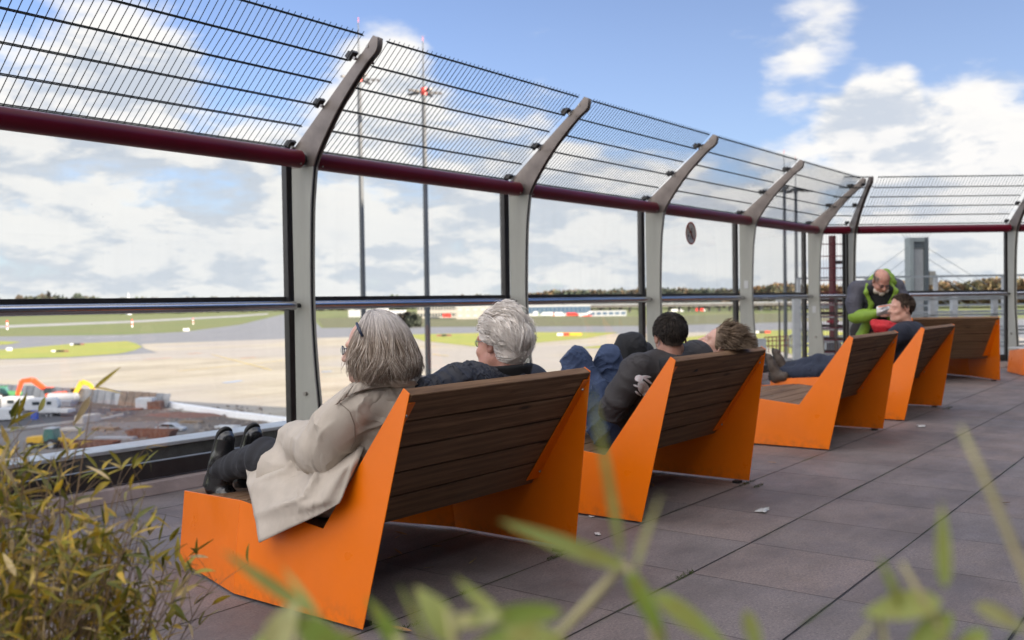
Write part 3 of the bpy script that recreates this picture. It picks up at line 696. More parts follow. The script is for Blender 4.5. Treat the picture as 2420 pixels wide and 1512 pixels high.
MB().prism([(-7, -1.5, .6), (6, -1.5, 5.6), (8, -1.5, 5.6), (8, -1.5, 4.6), (-5.5, -1.5, .2)], (0, 3, 0)).build('flight', M_WHITE, t); MB().box((2, 0, .9), (11, 2.6, 1)).build('chassis', M_RED, t)
for x in (-2, 6):
    for s in (-1, 1): wheel(t, (x, s * 1.2, .5), .5, .3, (0, 1, 0))
# ---- building site: machines and stock
def boom(t, pts, w, m, name):
    b = MB()
    for a, c, w0, w1 in zip(pts[:-1], pts[1:], w[:-1], w[1:]):
        a = Vector(a); c = Vector(c); d = (c - a).normalized(); n = Vector((-d.z, 0, d.x))
        b.prism([a - n * w0 / 2 + Vector((0, -.25, 0)), c - n * w1 / 2 + Vector((0, -.25, 0)), c + n * w1 / 2 + Vector((0, -.25, 0)), a + n * w0 / 2 + Vector((0, -.25, 0))], (0, .5, 0))
    return b.build(name, m, t, bevel=.04)
def excavator(p, rz, label, m, pts, scale=1.0):
    t = empty('excavator', p, rz, label, 'excavator'); t.scale = (scale,) * 3
    for s in (-1, 1):
        MB().prism([(-2.0, s * 1.1 - .3, .15), (-1.7, s * 1.1 - .3, 0), (1.7, s * 1.1 - .3, 0), (2.1, s * 1.1 - .3, .3), (2.1, s * 1.1 - .3, .6), (1.7, s * 1.1 - .3, .9), (-1.7, s * 1.1 - .3, .9), (-2.1, s * 1.1 - .3, .6)], (0, .6, 0)).build('track', M_TYRE, t, bevel=.05)
    MB().prism([(-2.4, -1.3, 1.05), (1.2, -1.3, 1.05), (1.2, -1.3, 1.9), (-.2, -1.3, 2.1), (-2.2, -1.3, 2.2), (-2.5, -1.3, 1.8)], (0, 2.6, 0)).build('body', m, t, bevel=.1)
    cb = MB().prism([(-.1, .25, 1.9), (1.5, .25, 1.9), (1.55, .25, 2.4), (1.1, .25, 3.1), (-.1, .25, 3.1)], (0, 1.0, 0)).build('cab', M_DGLASS, t, bevel=.05)
    MB().box((.5, .75, 3.13), (1.3, 1.1, .08)).build('roof', m, cb)
    boom(t, pts, [.8, 1.05, .8, .6][:len(pts)] if len(pts) < 5 else [.5, .75, .5, .45, .3], m, 'boom')
    e = Vector(pts[-1])
    MB().prism([e + Vector((.1, -.6, .1)), e + Vector((.45, -.6, -.5)), e + Vector((.1, -.6, -1.1)), e + Vector((-.6, -.6, -1.0)), e + Vector((-.5, -.6, -.3))], (0, 1.2, 0)).build('bucket', M_MULL, t, bevel=.04)
    return t
excavator(gp(128, 951), RGT + math.pi, 'orange excavator with folded boom at the far end of the building site', M_ORM, [(1.0, -.4, 1.9), (4.4, -.4, 4.6), (6.6, -.4, 4.4), (7.6, -.4, 1.6)], 1.0)
excavator(gp(168, 951), RGT + .05, 'yellow excavator reaching down beside the sheet pile wall', M_YEL, [(.8, -.4, 1.6), (2.6, -.4, 4.6), (4.3, -.4, 4.0), (6.6, -.4, .8)], .9)
def tractor(p, rz, label, m, cabm, front=None):
    t = empty('tractor', p, rz, label, 'tractor')
    MB().prism([(-.2, -.75, .9), (2.3, -.75, .9), (2.45, -.75, 1.2), (2.3, -.75, 1.75), (-.2, -.75, 1.95)], (0, 1.5, 0)).build('bonnet', m, t, bevel=.12, seg=2)
    MB().box((-1.1, 0, 1.0), (2.6, 1.3, .6)).build('chassis', M_MULL, t, bevel=.05)
    cb = MB().prism([(-1.7, -.8, 1.2), (-.2, -.8, 1.2), (-.1, -.8, 2.0), (-.4, -.8, 2.85), (-1.6, -.8, 2.85)], (0, 1.6, 0)).build('cab', cabm, t, bevel=.06)
    MB().box((-1.0, 0, 2.92), (1.5, 1.75, .12)).build('roof', m if front is None else M_LGREY, cb, bevel=.04)
    for x, r in ((1.6, .55), (-1.5, .80)):
        for s in (-1, 1): wheel(t, (x, s * .95, r), r, .45, (0, 1, 0))
    if front:
        boom(t, [(-2.0, 0, 1.4), (-3.4, 0, 1.3), (-4.3, 0, .5)], [.5, .4, .3], m, 'loader_arm')
        MB().prism([(-4.3, -1.1, .9), (-4.9, -1.1, 1.0), (-5.0, -1.1, .9), (-4.7, -1.1, .1), (-4.2, -1.1, .1)], (0, 2.2, 0)).build('bucket', m, t, bevel=.04)
    return t
M_CABG = mat('tinted_cab', (.05, .14, .12), .2, spec=.7)
tractor(gp(108, 1062), RGT + math.pi - .15, 'yellow wheel loader with green tinted cab near the parapet', M_YEL, M_CABG, True)
tractor(gp(22, 945), RGT + .3, 'green tractor behind the white caravan', M_GRN, M_CABG)
def van(p, rz, label):
    t = empty('van', p, rz, label, 'van')
    prof = [(-2.6, .45), (2.5, .45), (2.6, .95), (2.3, 1.25), (1.55, 2.2), (1.2, 2.35), (-2.5, 2.35), (-2.65, 2.0)]
    MB().prism([(x, -.98, z) for x, z in prof], (0, 1.96, 0)).build('body', M_WHITE, t, bevel=.1, seg=2)
    MB().prism([(1.0, -1.0, 1.35), (2.05, -1.0, 1.35), (1.5, -1.0, 2.05), (1.0, -1.0, 2.05)], (0, 2.0, 0)).build('window', M_DGLASS, t)
    MB().box((-1.6, 0, 1.75), (1.0, 2.0, .5)).build('window', M_DGLASS, t)
    for x in (-1.7, 1.65):
        for s in (-1, 1): wheel(t, (x, s * .88, .34), .34, .22, (0, 1, 0))
    return t
van(gp(12, 997), RGT + .15, 'white van parked at the left edge of the building site')
def caravan(p, rz, label):
    t = empty('caravan', p, rz, label, 'caravan')
    prof = [(-2.9, .5), (2.5, .5), (2.9, 1.2), (2.7, 2.2), (2.2, 2.6), (-2.3, 2.65), (-2.9, 2.2)]
    MB().prism([(x, -1.1, z) for x, z in prof], (0, 2.2, 0)).build('body', M_WHITE, t, bevel=.15, seg=2)
    MB().box((-.9, -1.11, 1.75), (1.3, .04, .6)).build('window', M_DGLASS, t); MB().box((1.3, -1.11, 1.75), (.8, .04, .6)).build('window', M_DGLASS, t)
    MB().bar((2.6, 0, .5), (4.1, 0, .45), .1).build('drawbar', M_MULL, t)
    for s in (-1, 1): wheel(t, (-.2, s * 1.0, .34), .34, .22, (0, 1, 0))
caravan(gp(45, 970), RGT - .1, 'white caravan behind the white van on the building site'); 
caravan(gp(102, 974), RGT + .2, 'white rounded site trailer just right of the caravan')
t = empty('flatbed_trailer', gp(130, 985), RGT - .12, 'white flatbed trailer with low sides standing right of the caravan', 'trailer')
MB().box((0, 0, .95), (6.2, 2.3, .15)).build('bed', M_WHITE, t)
for s in (-1, 1): MB().box((0, s * 1.15, 1.22), (6.2, .06, .42)).build('side_board', M_WHITE, t)
for x in (-3.1, 3.1): MB().box((x, 0, 1.22), (.06, 2.3, .42)).build('side_board', M_WHITE, t)
for x in (-.9, -.05):
    for s in (-1, 1): wheel(t, (x, s * .95, .36), .36, .24, (0, 1, 0))
MB().bar((3.1, 0, .8), (4.8, 0, .6), .12).build('drawbar', M_MULL, t)
# sheet pile wall: slanted panels
pile = empty('sheet_pile_wall', (0, 0, 0), 0, 'slanted wall of pale and rusty sheet pile panels along the far side of the building site', 'wall')
wp = [(-160, 922), (0, 936), (200, 952), (300, 962), (395, 966)]
hp = [24, 28, 33, 37, 34]
cnt = 0
M_PILE = [mat('pile_pale', (.30, .30, .30), .7, var=.2, vscale=.6), mat('pile_grey', (.22, .225, .235), .7, var=.2, vscale=.6), mat('pile_brown', (.22, .16, .12), .85, var=.3, vscale=.8)]
xs = np.linspace(-160, 395, 34)
for i in range(33):
    xa, xb = xs[i], xs[i + 1] - 1.2
    ya, yb = np.interp(xa, [q[0] for q in wp], [q[1] for q in wp]), np.interp(xb, [q[0] for q in wp], [q[1] for q in wp])
    A = gp(xa, ya); B_ = gp(xb, yb); h = np.interp(xa, [q[0] for q in wp], hp) / 2268 * A.dot(F_)
    back = Vector((F_.x, F_.y, 0)).normalized() * h * .25; upv = Vector((0, 0, h)) + back + (B_ - A).normalized() * h * .25
    m = M_PILE[2] if 26 <= i <= 30 else M_PILE[(i * 7) % 3 % 2]
    MB().prism([A, B_, B_ + upv, A + upv], back.normalized() * .3).build('panel', m, pile)
M_BARR = mat('barrier_plastic', (.80, .80, .80), .5, var=.05)
# white flood barrier
t = empty('water_barrier', (0, 0, 0), 0, 'long white segmented barrier running from the sheet piles toward the parapet', 'barrier')
P0 = gp(392, 962); P1 = gp(540, 985); P2 = gp(720, 1008)
pts = [P0.lerp(P1, i / 14) for i in range(14)] + [P1.lerp(P2, i / 16) for i in range(17)]
for a, c in zip(pts[:-1], pts[1:]):
    e = a.lerp(c, .96); MB().bar(a + Vector((0, 0, .55)), e + Vector((0, 0, .55)), .7, 1.1).build('segment', M_BARR, t, bevel=.08)
def solid(name, px, py, d, m, label, cat, rz=RGT, group=None):
    p = gp(px, py); o = MB().box((0, 0, d[2] / 2), d).build(name, m, None, bevel=.05); o.location = p; o.rotation_euler = (0, 0, rz)
    return tag(o, label, cat, group)
M_BLOCK = mat('cast_concrete', (.42, .38, .33), .9, var=.12, vscale=1)
solid('concrete_block', 208, 1001, (1.7, 4.0, 1.5), M_BLOCK, 'big pale concrete block in the middle of the building site', 'block', RGT - .35)
for a, c, lab in (((0, 1024), (185, 1001), 'low concrete barrier left of the big block'), ((232, 998), (290, 985), 'low concrete barrier right of the big block')):
    A = gp(*a); B_ = gp(*c); o = MB(); o.bar(A + Vector((0, 0, .3)), B_ + Vector((0, 0, .3)), .5, .6); tag(o.build('concrete_barrier', M_BLOCK, None, bevel=.06), lab, 'barrier')
def container(px, py, L_, w, h, rz, label, m=M_RUST):
    t = empty('skip', gp(px, py), rz, label, 'skip')
    prof = [(-L_ / 2, h), (-L_ / 2 + h * .6, 0), (L_ / 2 - h * .6, 0), (L_ / 2, h)]
    for s in (-1, 1): MB().prism([(x, s * w / 2, z + .15) for x, z in prof], (0, .06, 0)).build('side', m, t)
    MB().box((0, 0, .2), (L_ - 1.2 * h, w, .08)).build('floor', m, t)
    for s in (-1, 1): MB().prism([(s * (L_ / 2 - h * .6), -w / 2, .15), (s * L_ / 2, -w / 2, h + .15), (s * L_ / 2, w / 2, h + .15), (s * (L_ / 2 - h * .6), w / 2, .15)], (s * .06, 0, 0)).build('end', m, t)
    b = MB()
    for i in range(9):
        x = (i / 8 - .5) * (L_ - 1.2 * h)
        for s in (-1, 1): b.box((x, s * (w / 2 + .07), h / 2 + .1), (.08, .1, h * .9))
    b.build_each('rib', m, t)
container(215, 1060, 7.5, 2.4, .9, RGT - .12, 'long rusty flat skip beside the wheel loader'); container(360, 1037, 7.0, 2.4, 1.2, RGT - .15, 'rusty ribbed skip in front of the silver car')
t = empty('car', gp(405, 1022), RGT - .1, 'silver car parked behind the rusty skip', 'car')
prof = [(-2.1, .35), (2.1, .35), (2.2, .75), (1.2, .95), (.55, 1.42), (-1.1, 1.45), (-1.9, 1.0), (-2.2, .9)]
MB().prism([(x, -.85, z) for x, z in prof], (0, 1.7, 0)).build('body', M_LGREY, t, bevel=.1, seg=2)
MB().prism([(-1.65, -.87, 1.0), (1.0, -.87, .97), (.5, -.87, 1.36), (-1.05, -.87, 1.38)], (0, 1.74, 0)).build('window', M_DGLASS, t)
for x in (-1.35, 1.35):
    for s in (-1, 1): wheel(t, (x, s * .78, .32), .32, .2, (0, 1, 0))
for px, py, d, m, lab in ((345, 968, (3.0, 2.4, 2.2), M_WHITE, 'white and blue box by the end of the sheet piles'), (292, 958, (2.4, 2.0, 2.4), M_WHITE, 'white cabinet before the rusty piles'), (368, 968, (2.4, 2.2, 1.6), M_RUST, 'rusty brown box beside the white and blue box'), (82, 994, (1.0, .7, 1.7), M_BLUE, 'blue toilet cabin beside the white van'), (153, 962, (3.4, 2.2, 1.3), M_GREY, 'grey tank behind the flatbed trailer')):
    solid('site_box', px, py, d, m, lab, 'box')
tk = empty('storage_tank', gp(150, 957), RGT - .1, 'grey cylindrical tank lying between the two excavators', 'tank')
MB().lathe((-3, 0, 1.3), [(.7, 0), (1.1, .2), (1.1, 5.8), (.7, 6)], 20, (1, 0, 0)).build('shell', M_GREY, tk, auto=40); MB().box((-2.5, 0, .25), (.4, 2.6, .5)).build('saddle', M_MULL, tk); MB().box((2.5, 0, .25), (.4, 2.6, .5)).build('saddle', M_MULL, tk)
for px, lab in ((374, 'left of two thin stakes standing in the site'), (398, 'right of two thin stakes standing in the site')):
    p = gp(px, 1046); o = MB().lathe((0, 0, 0), [(.09, 0), (.09, 2.4)], 8).build('stake', M_RUST); o.location = p; tag(o, lab, 'stake')
b = MB().prism([(-1.2, 0, 0), (1.2, 0, 0), (.5, 0, .8), (-.6, 0, .6)], (0, 2, 0))
def stack(px, py, n, L_, w, t_, m, label, rz, name='timber_stack', cat='stack'):
    p = gp(px, py); r = random.Random(px); t = empty(name, p, rz, label, cat)
    for i in range(n): MB().box((r.gauss(0, .12), (i % 3 - 1) * w * 1.08, t_ / 2 + (i // 3) * t_ * 1.05), (L_ * r.uniform(.85, 1.05), w, t_), r.gauss(0, .03)).build('plank', m, t)
M_TIMB = mat('rough_timber', (.20, .14, .09), .9, var=.3, vscale=2)
stack(250, 1020, 9, 4.5, .5, .22, M_TIMB, 'brown timber stack lying beside the big concrete block', RGT - .3); stack(300, 972, 6, 5.5, .6, .25, M_RUST, 'rusty beams stacked before the brown sheet piles', RGT + .2); stack(455, 1003, 9, 4.0, .45, .2, M_TIMB, 'timber stack on the reddish heap near the white barrier', RGT - .4); stack(275, 1042, 6, 6.0, .35, .3, M_GREY, 'grey pipes stacked between the two rusty skips', RGT - .1); stack(170, 1020, 6, 3.2, .6, .3, M_BLOCK, 'pale kerb stones stacked left of the big block', RGT); stack(540, 1015, 6, 3.5, .5, .3, M_WHITE, 'white panels stacked near the parapet behind the boots', RGT - .2)
rs_ = random.Random(5); b = MB()
for i in range(420):
    q = gp(rs_.uniform(215, 640), rs_.uniform(962, 1050)); s_ = rs_.uniform(.15, .55)
    b.box((q.x, q.y, ZG + s_ * .35 + .12), (s_ * rs_.uniform(.8, 2), s_, s_ * .7), Matrix.Rotation(rs_.uniform(0, 3), 3, 'Z') @ Matrix.Rotation(rs_.gauss(0, .4), 3, 'X'), rs_.uniform(.5, .9))
tag(b.build('rubble', mat('rubble_stone', (.14, .115, .095), .95, col2=(.26, .23, .20), vscale=.5)), 'broken rubble strewn over the building site', kind='stuff')
# spoil heaps
def heap(px, py, r, h, m, label):
    p = gp(px, py); b = MB(); n = 22; k = 6; vs = [(0, 0, h)]; random.seed(px)
    for j in range(1, k + 1):
        for i in range(n):
            a = 2 * math.pi * i / n; q = j / k; rr = r * q * (1 + .25 * mnoise.noise(Vector((math.cos(a) * 1.5, math.sin(a) * 1.5, px))))
            vs.append((rr * math.cos(a) * 1.7, rr * math.sin(a), max(-.05, h * (1 - q) ** 1.1 + h * .2 * mnoise.noise(Vector((rr * .9, a * 2, px))) * (1 - q))))
    fs = [(0, 1 + i, 1 + (i + 1) % n) for i in range(n)]
    for j in range(k - 1):
        for i in range(n): a = 1 + j * n + i; b2 = 1 + j * n + (i + 1) % n; fs.append((a, b2, b2 + n, a + n))
    b.add(vs, fs); o = b.build('soil_heap', m, None, smooth=True); o.location = p; o.rotation_euler = (0, 0, RGT); tag(o, label, 'heap')
heap(330, 995, 5.5, .9, M_DIRT, 'low brown soil heap right of the concrete block'); heap(420, 985, 6, .9, M_RUST, 'reddish soil heap along the white barrier'); heap(500, 1000, 4, .7, M_DIRT, 'small soil heap near the white barrier')
# ---- woods on the horizon
def wood(name, x0, x1, ytops, dist, cols, n, seed, label=None, depth=140, leaf=2.4, per=150):
    rs = np.random.RandomState(seed); V = []; Fc = []; colr = []
    for i in range(n):
        px = x0 + (x1 - x0) * rs.rand(); dd = dist + depth * rs.rand() ** 1.5
        p = at_dist(px, 700, dd); topz = at_dist(px, np.interp(px, [q[0] for q in ytops], [q[1] for q in ytops]) + rs.rand() ** 2 * 15 - 2.5, dd).z
        h = topz - ZG; w = h * (.40 + .2 * rs.rand()); c = cols[rs.randint(len(cols))] * (.55 + .4 * rs.rand())
        k = per; u = rs.randn(k, 3); u /= np.linalg.norm(u, axis=1)[:, None]; r = rs.rand(k) ** .33
        lump = 1 + .25 * np.sin(u[:, 0] * 5 + i) * np.sin(u[:, 2] * 4 + 2 * i)
        cen = np.array([p.x, p.y, ZG + h * .58]) + u * (r * lump)[:, None] * np.array([w, w, h * .43])
        for j in range(k):
            a = rs.randn(3); a /= np.linalg.norm(a); b_ = np.cross(a, rs.randn(3)); b_ /= np.linalg.norm(b_); s = leaf * (.5 + rs.rand())
            bi = len(V); V += [cen[j] - a * s - b_ * s, cen[j] + a * s - b_ * s, cen[j] + a * s + b_ * s, cen[j] - a * s + b_ * s]; Fc.append((bi, bi + 1, bi + 2, bi + 3)); colr.append(c)
    m = bpy.data.materials.new(name + '_leaves'); m.use_nodes = True; t = m.node_tree; b = t.nodes['Principled BSDF']; b.inputs['Roughness'].default_value = .9
    at = t.nodes.new('ShaderNodeAttribute'); at.attribute_name = 'leaf_colour'; t.links.new(at.outputs['Color'], b.inputs['Base Color'])
    o = meshobj(name, V, Fc, m, smooth=False)
    ca = o.data.attributes.new('leaf_colour', 'FLOAT_COLOR', 'FACE'); ca.data.foreach_set('color', np.c_[np.array(colr), np.ones(len(colr))].astype(np.float32).ravel())
    return tag(o, label, 'wood', kind='stuff')
AUT = [np.array(c) for c in ((.085, .055, .028), (.070, .060, .030), (.10, .060, .030), (.055, .058, .03), (.05, .055, .03), (.125, .08, .035), (.07, .053, .033))]
DRK = [np.array(c) for c in ((.045, .055, .035), (.06, .06, .04), (.07, .055, .04), (.05, .065, .045))]
wood('woodland', 1180, 1800, [(1180, 703), (1260, 696), (1310, 689), (1450, 688), (1560, 683), (1650, 686), (1800, 684)], 1650, AUT + DRK * 2, 230, 3, 'mixed autumn woodland on the horizon behind the viaduct', leaf=1.7, per=330)
wood('woodland', 1760, 2600, [(1760, 684), (1850, 674), (1930, 678), (2000, 674), (2150, 671), (2300, 666), (2420, 660), (2600, 658)], 1350, [c * (1.75, 1.5, 1.2) for c in AUT], 220, 5, 'orange and green autumn woodland beyond the corner and the right glass', leaf=1.5, per=380)
wood('distant_treeline', -400, 1240, [(-400, 704), (15, 706), (100, 701), (210, 701), (260, 707), (400, 709), (700, 705), (720, 705), (760, 708), (950, 705), (1240, 702)], 2300, DRK, 230, 7, 'dark distant treeline on the left horizon', depth=500, leaf=5, per=60)
wood('hedge_line', 958, 986, [(950, 741), (990, 742)], 700, DRK, 5, 9, 'dark shrubs between the sheds and the office block', depth=30, leaf=1.6)
# church spire far left
p = at_dist(303, 700, 2200); t = empty('church_spire', (p.x, p.y, ZG), 0, 'thin church spire on the left horizon', 'spire')
hh = at_dist(303, 690, 2200).z - ZG; MB().box((0, 0, hh * .25), (9, 9, hh * .5)).build('tower', M_GREY, t); MB().lathe((0, 0, hh * .5), [(5, 0), (.3, hh * .5)], 8).build('roof', M_GREY, t)
# ------------------------------------------------------------------ figures: bodies and clothes are grown as smooth implicit surfaces
f32 = np.float32
class SDF:
    """distance field made of tapered capsules and ellipsoids, blended smoothly"""
    def __init__(s, k=0.03): s.ops = []; s.k = k
    def cap(s, a, b, ra, rb=None, k=None, sub=False, flat=None):
        s.ops.append(('c', np.array(a, f32), np.array(b, f32), ra, ra if rb is None else rb, k, sub, flat)); return s
    def chain(s, pts, rs, k=None):
        for i in range(len(pts) - 1): s.cap(pts[i], pts[i + 1], rs[i], rs[i + 1], k)
        return s
    def ell(s, c, r, M=None, k=None, sub=False):
        s.ops.append(('e', np.array(c, f32), np.array(r, f32), np.eye(3, dtype=f32) if M is None else np.array(M, f32), 0, k, sub, None)); return s
    def cut(s, p, n):       # keep the side the normal points away from
        s.ops.append(('p', np.array(p, f32), np.array(n, f32) / np.linalg.norm(n), 0, 0, None, False, None)); return s
    def fn(s, f): s.ops.append(('f', f, None, 0, 0, None, False, None)); return s
    def ev(s, X, Y, Z):
        d = None
        for op in s.ops:
            t = op[0]
            if t == 'c':
                a, b = op[1], op[2]; ab = b - a; L2 = float(ab @ ab) + 1e-9
                px, py, pz = X - a[0], Y - a[1], Z - a[2]
                h = np.clip((px * ab[0] + py * ab[1] + pz * ab[2]) / L2, 0, 1)
                e = np.sqrt((px - h * ab[0]) ** 2 + (py - h * ab[1]) ** 2 + (pz - h * ab[2]) ** 2) - (op[3] + (op[4] - op[3]) * h)
            elif t == 'e':
                c, r, M = op[1], op[2], op[3]; px, py, pz = X - c[0], Y - c[1], Z - c[2]
                q = [(px * M[0, i] + py * M[1, i] + pz * M[2, i]) / r[i] for i in range(3)]
                l = np.sqrt(q[0] ** 2 + q[1] ** 2 + q[2] ** 2) + 1e-9
                g2 = np.sqrt((q[0] / r[0]) ** 2 + (q[1] / r[1]) ** 2 + (q[2] / r[2]) ** 2) + 1e-9
                e = l * (l - 1) / g2
            elif t == 'p':
                n = op[2]; d = np.maximum(d, (X - op[1][0]) * n[0] + (Y - op[1][1]) * n[1] + (Z - op[1][2]) * n[2]); continue
            else: d = op[1](d, X, Y, Z); continue
            k = s.k if op[5] is None else op[5]
            if d is None: d = e
            elif op[6]:
                h = np.clip(.5 - .5 * (d + e) / k, 0, 1); d = d + (-e - d) * h + k * h * (1 - h)
            else:
                h = np.clip(.5 + .5 * (e - d) / k, 0, 1); d = e + (d - e) * h - k * h * (1 - h)
        return d
    def bounds(s, pad=.03):
        P = []
        for op in s.ops:
            if op[6]: continue
            if op[0] == 'c': r = max(op[3], op[4]); P += [op[1] - r, op[1] + r, op[2] - r, op[2] + r]
            elif op[0] == 'e': r = float(max(op[2])); P += [op[1] - r, op[1] + r]
        P = np.array(P); return P.min(0) - pad, P.max(0) + pad
    def mesh(s, h, lo=None, hi=None):
        l0, h0 = s.bounds(); lo = l0 if lo is None else np.maximum(l0, lo); hi = h0 if hi is None else np.minimum(h0, hi)
        n = np.ceil((hi - lo) / h).astype(int) + 1
        ax = [lo[i] + h * np.arange(n[i], dtype=f32) for i in range(3)]
        X, Y, Z = np.meshgrid(*[a.astype(f32) for a in ax], indexing='ij')
        v = s.ev(X, Y, Z)
        v[0], v[-1] = 1, 1; v[:, 0], v[:, -1] = 1, 1; v[:, :, 0], v[:, :, -1] = 1, 1
        return surface_nets(v, lo, h)
def surface_nets(v, lo, h):
    s = v < 0
    c = np.zeros(tuple(k - 1 for k in v.shape), np.int8)
    for i in (0, 1):
        for j in (0, 1):
            for k in (0, 1): c += s[i:v.shape[0] - 1 + i, j:v.shape[1] - 1 + j, k:v.shape[2] - 1 + k]
    act = (c > 0) & (c < 8); idx = -np.ones(c.shape, np.int64); I = np.argwhere(act); idx[act] = np.arange(len(I))
    acc = np.zeros((len(I), 3)); cnt = np.zeros(len(I)); cor = [(i, j, k) for i in (0, 1) for j in (0, 1) for k in (0, 1)]
    val = {q: v[I[:, 0] + q[0], I[:, 1] + q[1], I[:, 2] + q[2]] for q in cor}
    for q in cor:
        for a in range(3):
            if q[a]: continue
            w = list(q); w[a] = 1; A = val[q]; B = val[tuple(w)]; m = (A < 0) != (B < 0)
            t = np.where(m, A / np.where(A == B, 1, A - B), 0); p = np.repeat(np.array([q], float), len(I), 0); p[:, a] = t
            acc[m] += p[m]; cnt[m] += 1
    V = lo + h * (I + acc / cnt[:, None]); F = []
    for a in range(3):
        sl0 = [slice(None)] * 3; sl1 = [slice(None)] * 3; sl0[a] = slice(0, -1); sl1[a] = slice(1, None)
        e = s[tuple(sl0)] != s[tuple(sl1)]; E = np.argwhere(e)
        b, c_ = [x for x in range(3) if x != a]; ok = (E[:, b] > 0) & (E[:, c_] > 0); E = E[ok]
        q = []
        for db, dc in ((0, 0), (1, 0), (1, 1), (0, 1)):
            W = E.copy(); W[:, b] -= db; W[:, c_] -= dc; q.append(idx[W[:, 0], W[:, 1], W[:, 2]])
        q = np.stack(q, 1); flip = s[tuple(E.T)]
        if a == 1: flip = ~flip
        q[~flip] = q[~flip][:, ::-1]; F.append(q)
    return V, np.concatenate(F)
def grow(name, sdf, h, m, parent=None, lo=None, hi=None):
    V, Fc = sdf.mesh(h, lo, hi); return meshobj(name, V, Fc, m, parent)
def merge(name, parts, m, parent=None):
    V = []; F = []; n = 0
    for v, f in parts: V.append(v); F.append(f + n); n += len(v)
    return meshobj(name, np.concatenate(V), np.concatenate(F), m, parent)
def nz(v): v = np.array(v, float); return v / np.linalg.norm(v)
class Frame:
    """head frame: x to the figure's right, y forward, z up"""
    def __init__(s, c, fwd, up=(0, 0, 1)):
        s.c = np.array(c, float); y = nz(fwd); x = nz(np.cross(y, up)); z = np.cross(x, y); s.M = np.stack([x, y, z], 1)
    def __call__(s, x, y, z): return s.c + s.M @ np.array([x, y, z], float)
    def d(s, x, y, z): return s.M @ np.array([x, y, z], float)
def head_sdf(fr, sc=1.0, neck=None, nr=.055, fat=1.0, jaw=1.0, nose=1.0):
    S = SDF(.02); P = lambda x, y, z: fr(x * sc, y * sc, z * sc)
    S.ell(P(0, -.012, .035), np.array([.074, .096, .082]) * sc, fr.M)
    S.ell(P(0, .030, -.040), np.array([.060 * fat, .066, .074]) * sc, fr.M, .03)
    S.cap(P(-.035 * jaw, .035, -.085), P(.035 * jaw, .035, -.085), .030 * sc * fat, k=.03)
    S.cap(P(-.045 * jaw, -.005, -.06), P(-.020, .06, -.095), .024 * sc, .020 * sc, k=.03); S.cap(P(.045 * jaw, -.005, -.06), P(.020, .06, -.095), .024 * sc, .020 * sc, k=.03)
    S.ell(P(0, .074, -.098), np.array([.022, .018, .018]) * sc, fr.M, .02)
    S.cap(P(-.034, .076, .022), P(.034, .076, .022), .013 * sc, k=.015)
    for s in (-1, 1):
        S.ell(P(s * .032, .098, .000), np.array([.018, .014, .012]) * sc, fr.M, .012, True)
        S.ell(P(s * .031, .074, .000), np.array([.014, .013, .012]) * sc, fr.M, .004)
        S.ell(P(s * .040, .062, -.032), np.array([.022, .022, .020]) * sc, fr.M, .02)
    S.cap(P(0, .088, .008), P(0, .110 * (.9 + .1 * nose), -.028), .0085 * sc, .0125 * sc, .012)
    for s in (-1, 1): S.ell(P(s * .012, .097, -.031), np.array([.009, .010, .008]) * sc, fr.M, .008)
    S.cap(P(-.020, .083, -.060), P(.020, .083, -.060), .0075 * sc, k=.008); S.cap(P(-.018, .081, -.071), P(.018, .081, -.071), .0085 * sc, k=.008)
    S.cap(P(-.022, .095, -.0655), P(.022, .095, -.0655), .0028 * sc, k=.004, sub=True)
    for s in (-1, 1):
        E = Frame(P(s * .077, -.012, -.004), fr.d(s * .35, 1, .15), fr.d(0, -.15, 1))
        S.ell(E(s * .004, -.006, 0), np.array([.007, .018, .031]) * sc, E.M, .008)
        S.ell(E(s * .011, -.004, .004), np.array([.006, .010, .018]) * sc, E.M, .006, True)
    if neck is not None: S.cap(P(0, -.022, -.055), neck, nr * sc, nr * 1.08 * sc, .03)
    return S
# ---- strands of hair
def strands(paths, r0=.0016, taper=.35, n=3, seed=0):
    """many poly-lines -> one mesh of thin tapering locks; paths (N, K, 3)"""
    paths = np.asarray(paths, float); N, K, _ = paths.shape; rs = np.random.RandomState(seed)
    T = np.gradient(paths, axis=1); T /= np.linalg.norm(T, axis=2, keepdims=True) + 1e-9
    ref = rs.randn(N, 1, 3); A = np.cross(T, ref); A /= np.linalg.norm(A, axis=2, keepdims=True) + 1e-9; B = np.cross(T, A)
    tt = np.linspace(0, 1, K); rad_ = r0 * (1 - (1 - taper) * tt ** 2)[None, :, None] * (rs.rand(N, 1, 1) * .8 + .6)
    rings = [paths + rad_ * (np.cos(2 * np.pi * j / n) * A + np.sin(2 * np.pi * j / n) * B) for j in range(n)]
    V = np.stack(rings, 2).reshape(-1, 3); F = []
    base = np.arange(N)[:, None, None] * K * n + np.arange(K - 1)[None, :, None] * n
    for j in range(n):
        a = base + j; b = base + (j + 1) % n; F.append(np.concatenate([a, b, b + n, a + n], 2).reshape(-1, 4))
    return V, np.concatenate(F)
def hair_mat(name, c1, c2, c3, rough=.55, silver=None):
    m = bpy.data.materials.new(name); m.use_nodes = True; t = m.node_tree; G = NG(t); b = t.nodes['Principled BSDF']
    gm = G.n('ShaderNodeNewGeometry'); o = G.n('ShaderNodeTexCoord').outputs['Object']
    c = G.ramp(gm.outputs['Random Per Island'], [(0, c1), (.45, c2), (1, c3)])
    c = G.mix(G.mr(G.noise(o, 28, 3), .35, .65, 0, .45), c, c1)
    if silver:
        zz = G.sep(o)[2]; c = G.mix(G.mr(zz, silver[0], silver[1], 0, .75), c, silver[2])
    t.links.new(c, b.inputs['Base Color']); b.inputs['Roughness'].default_value = rough; b.inputs['Specular IOR Level'].default_value = .28
    return m
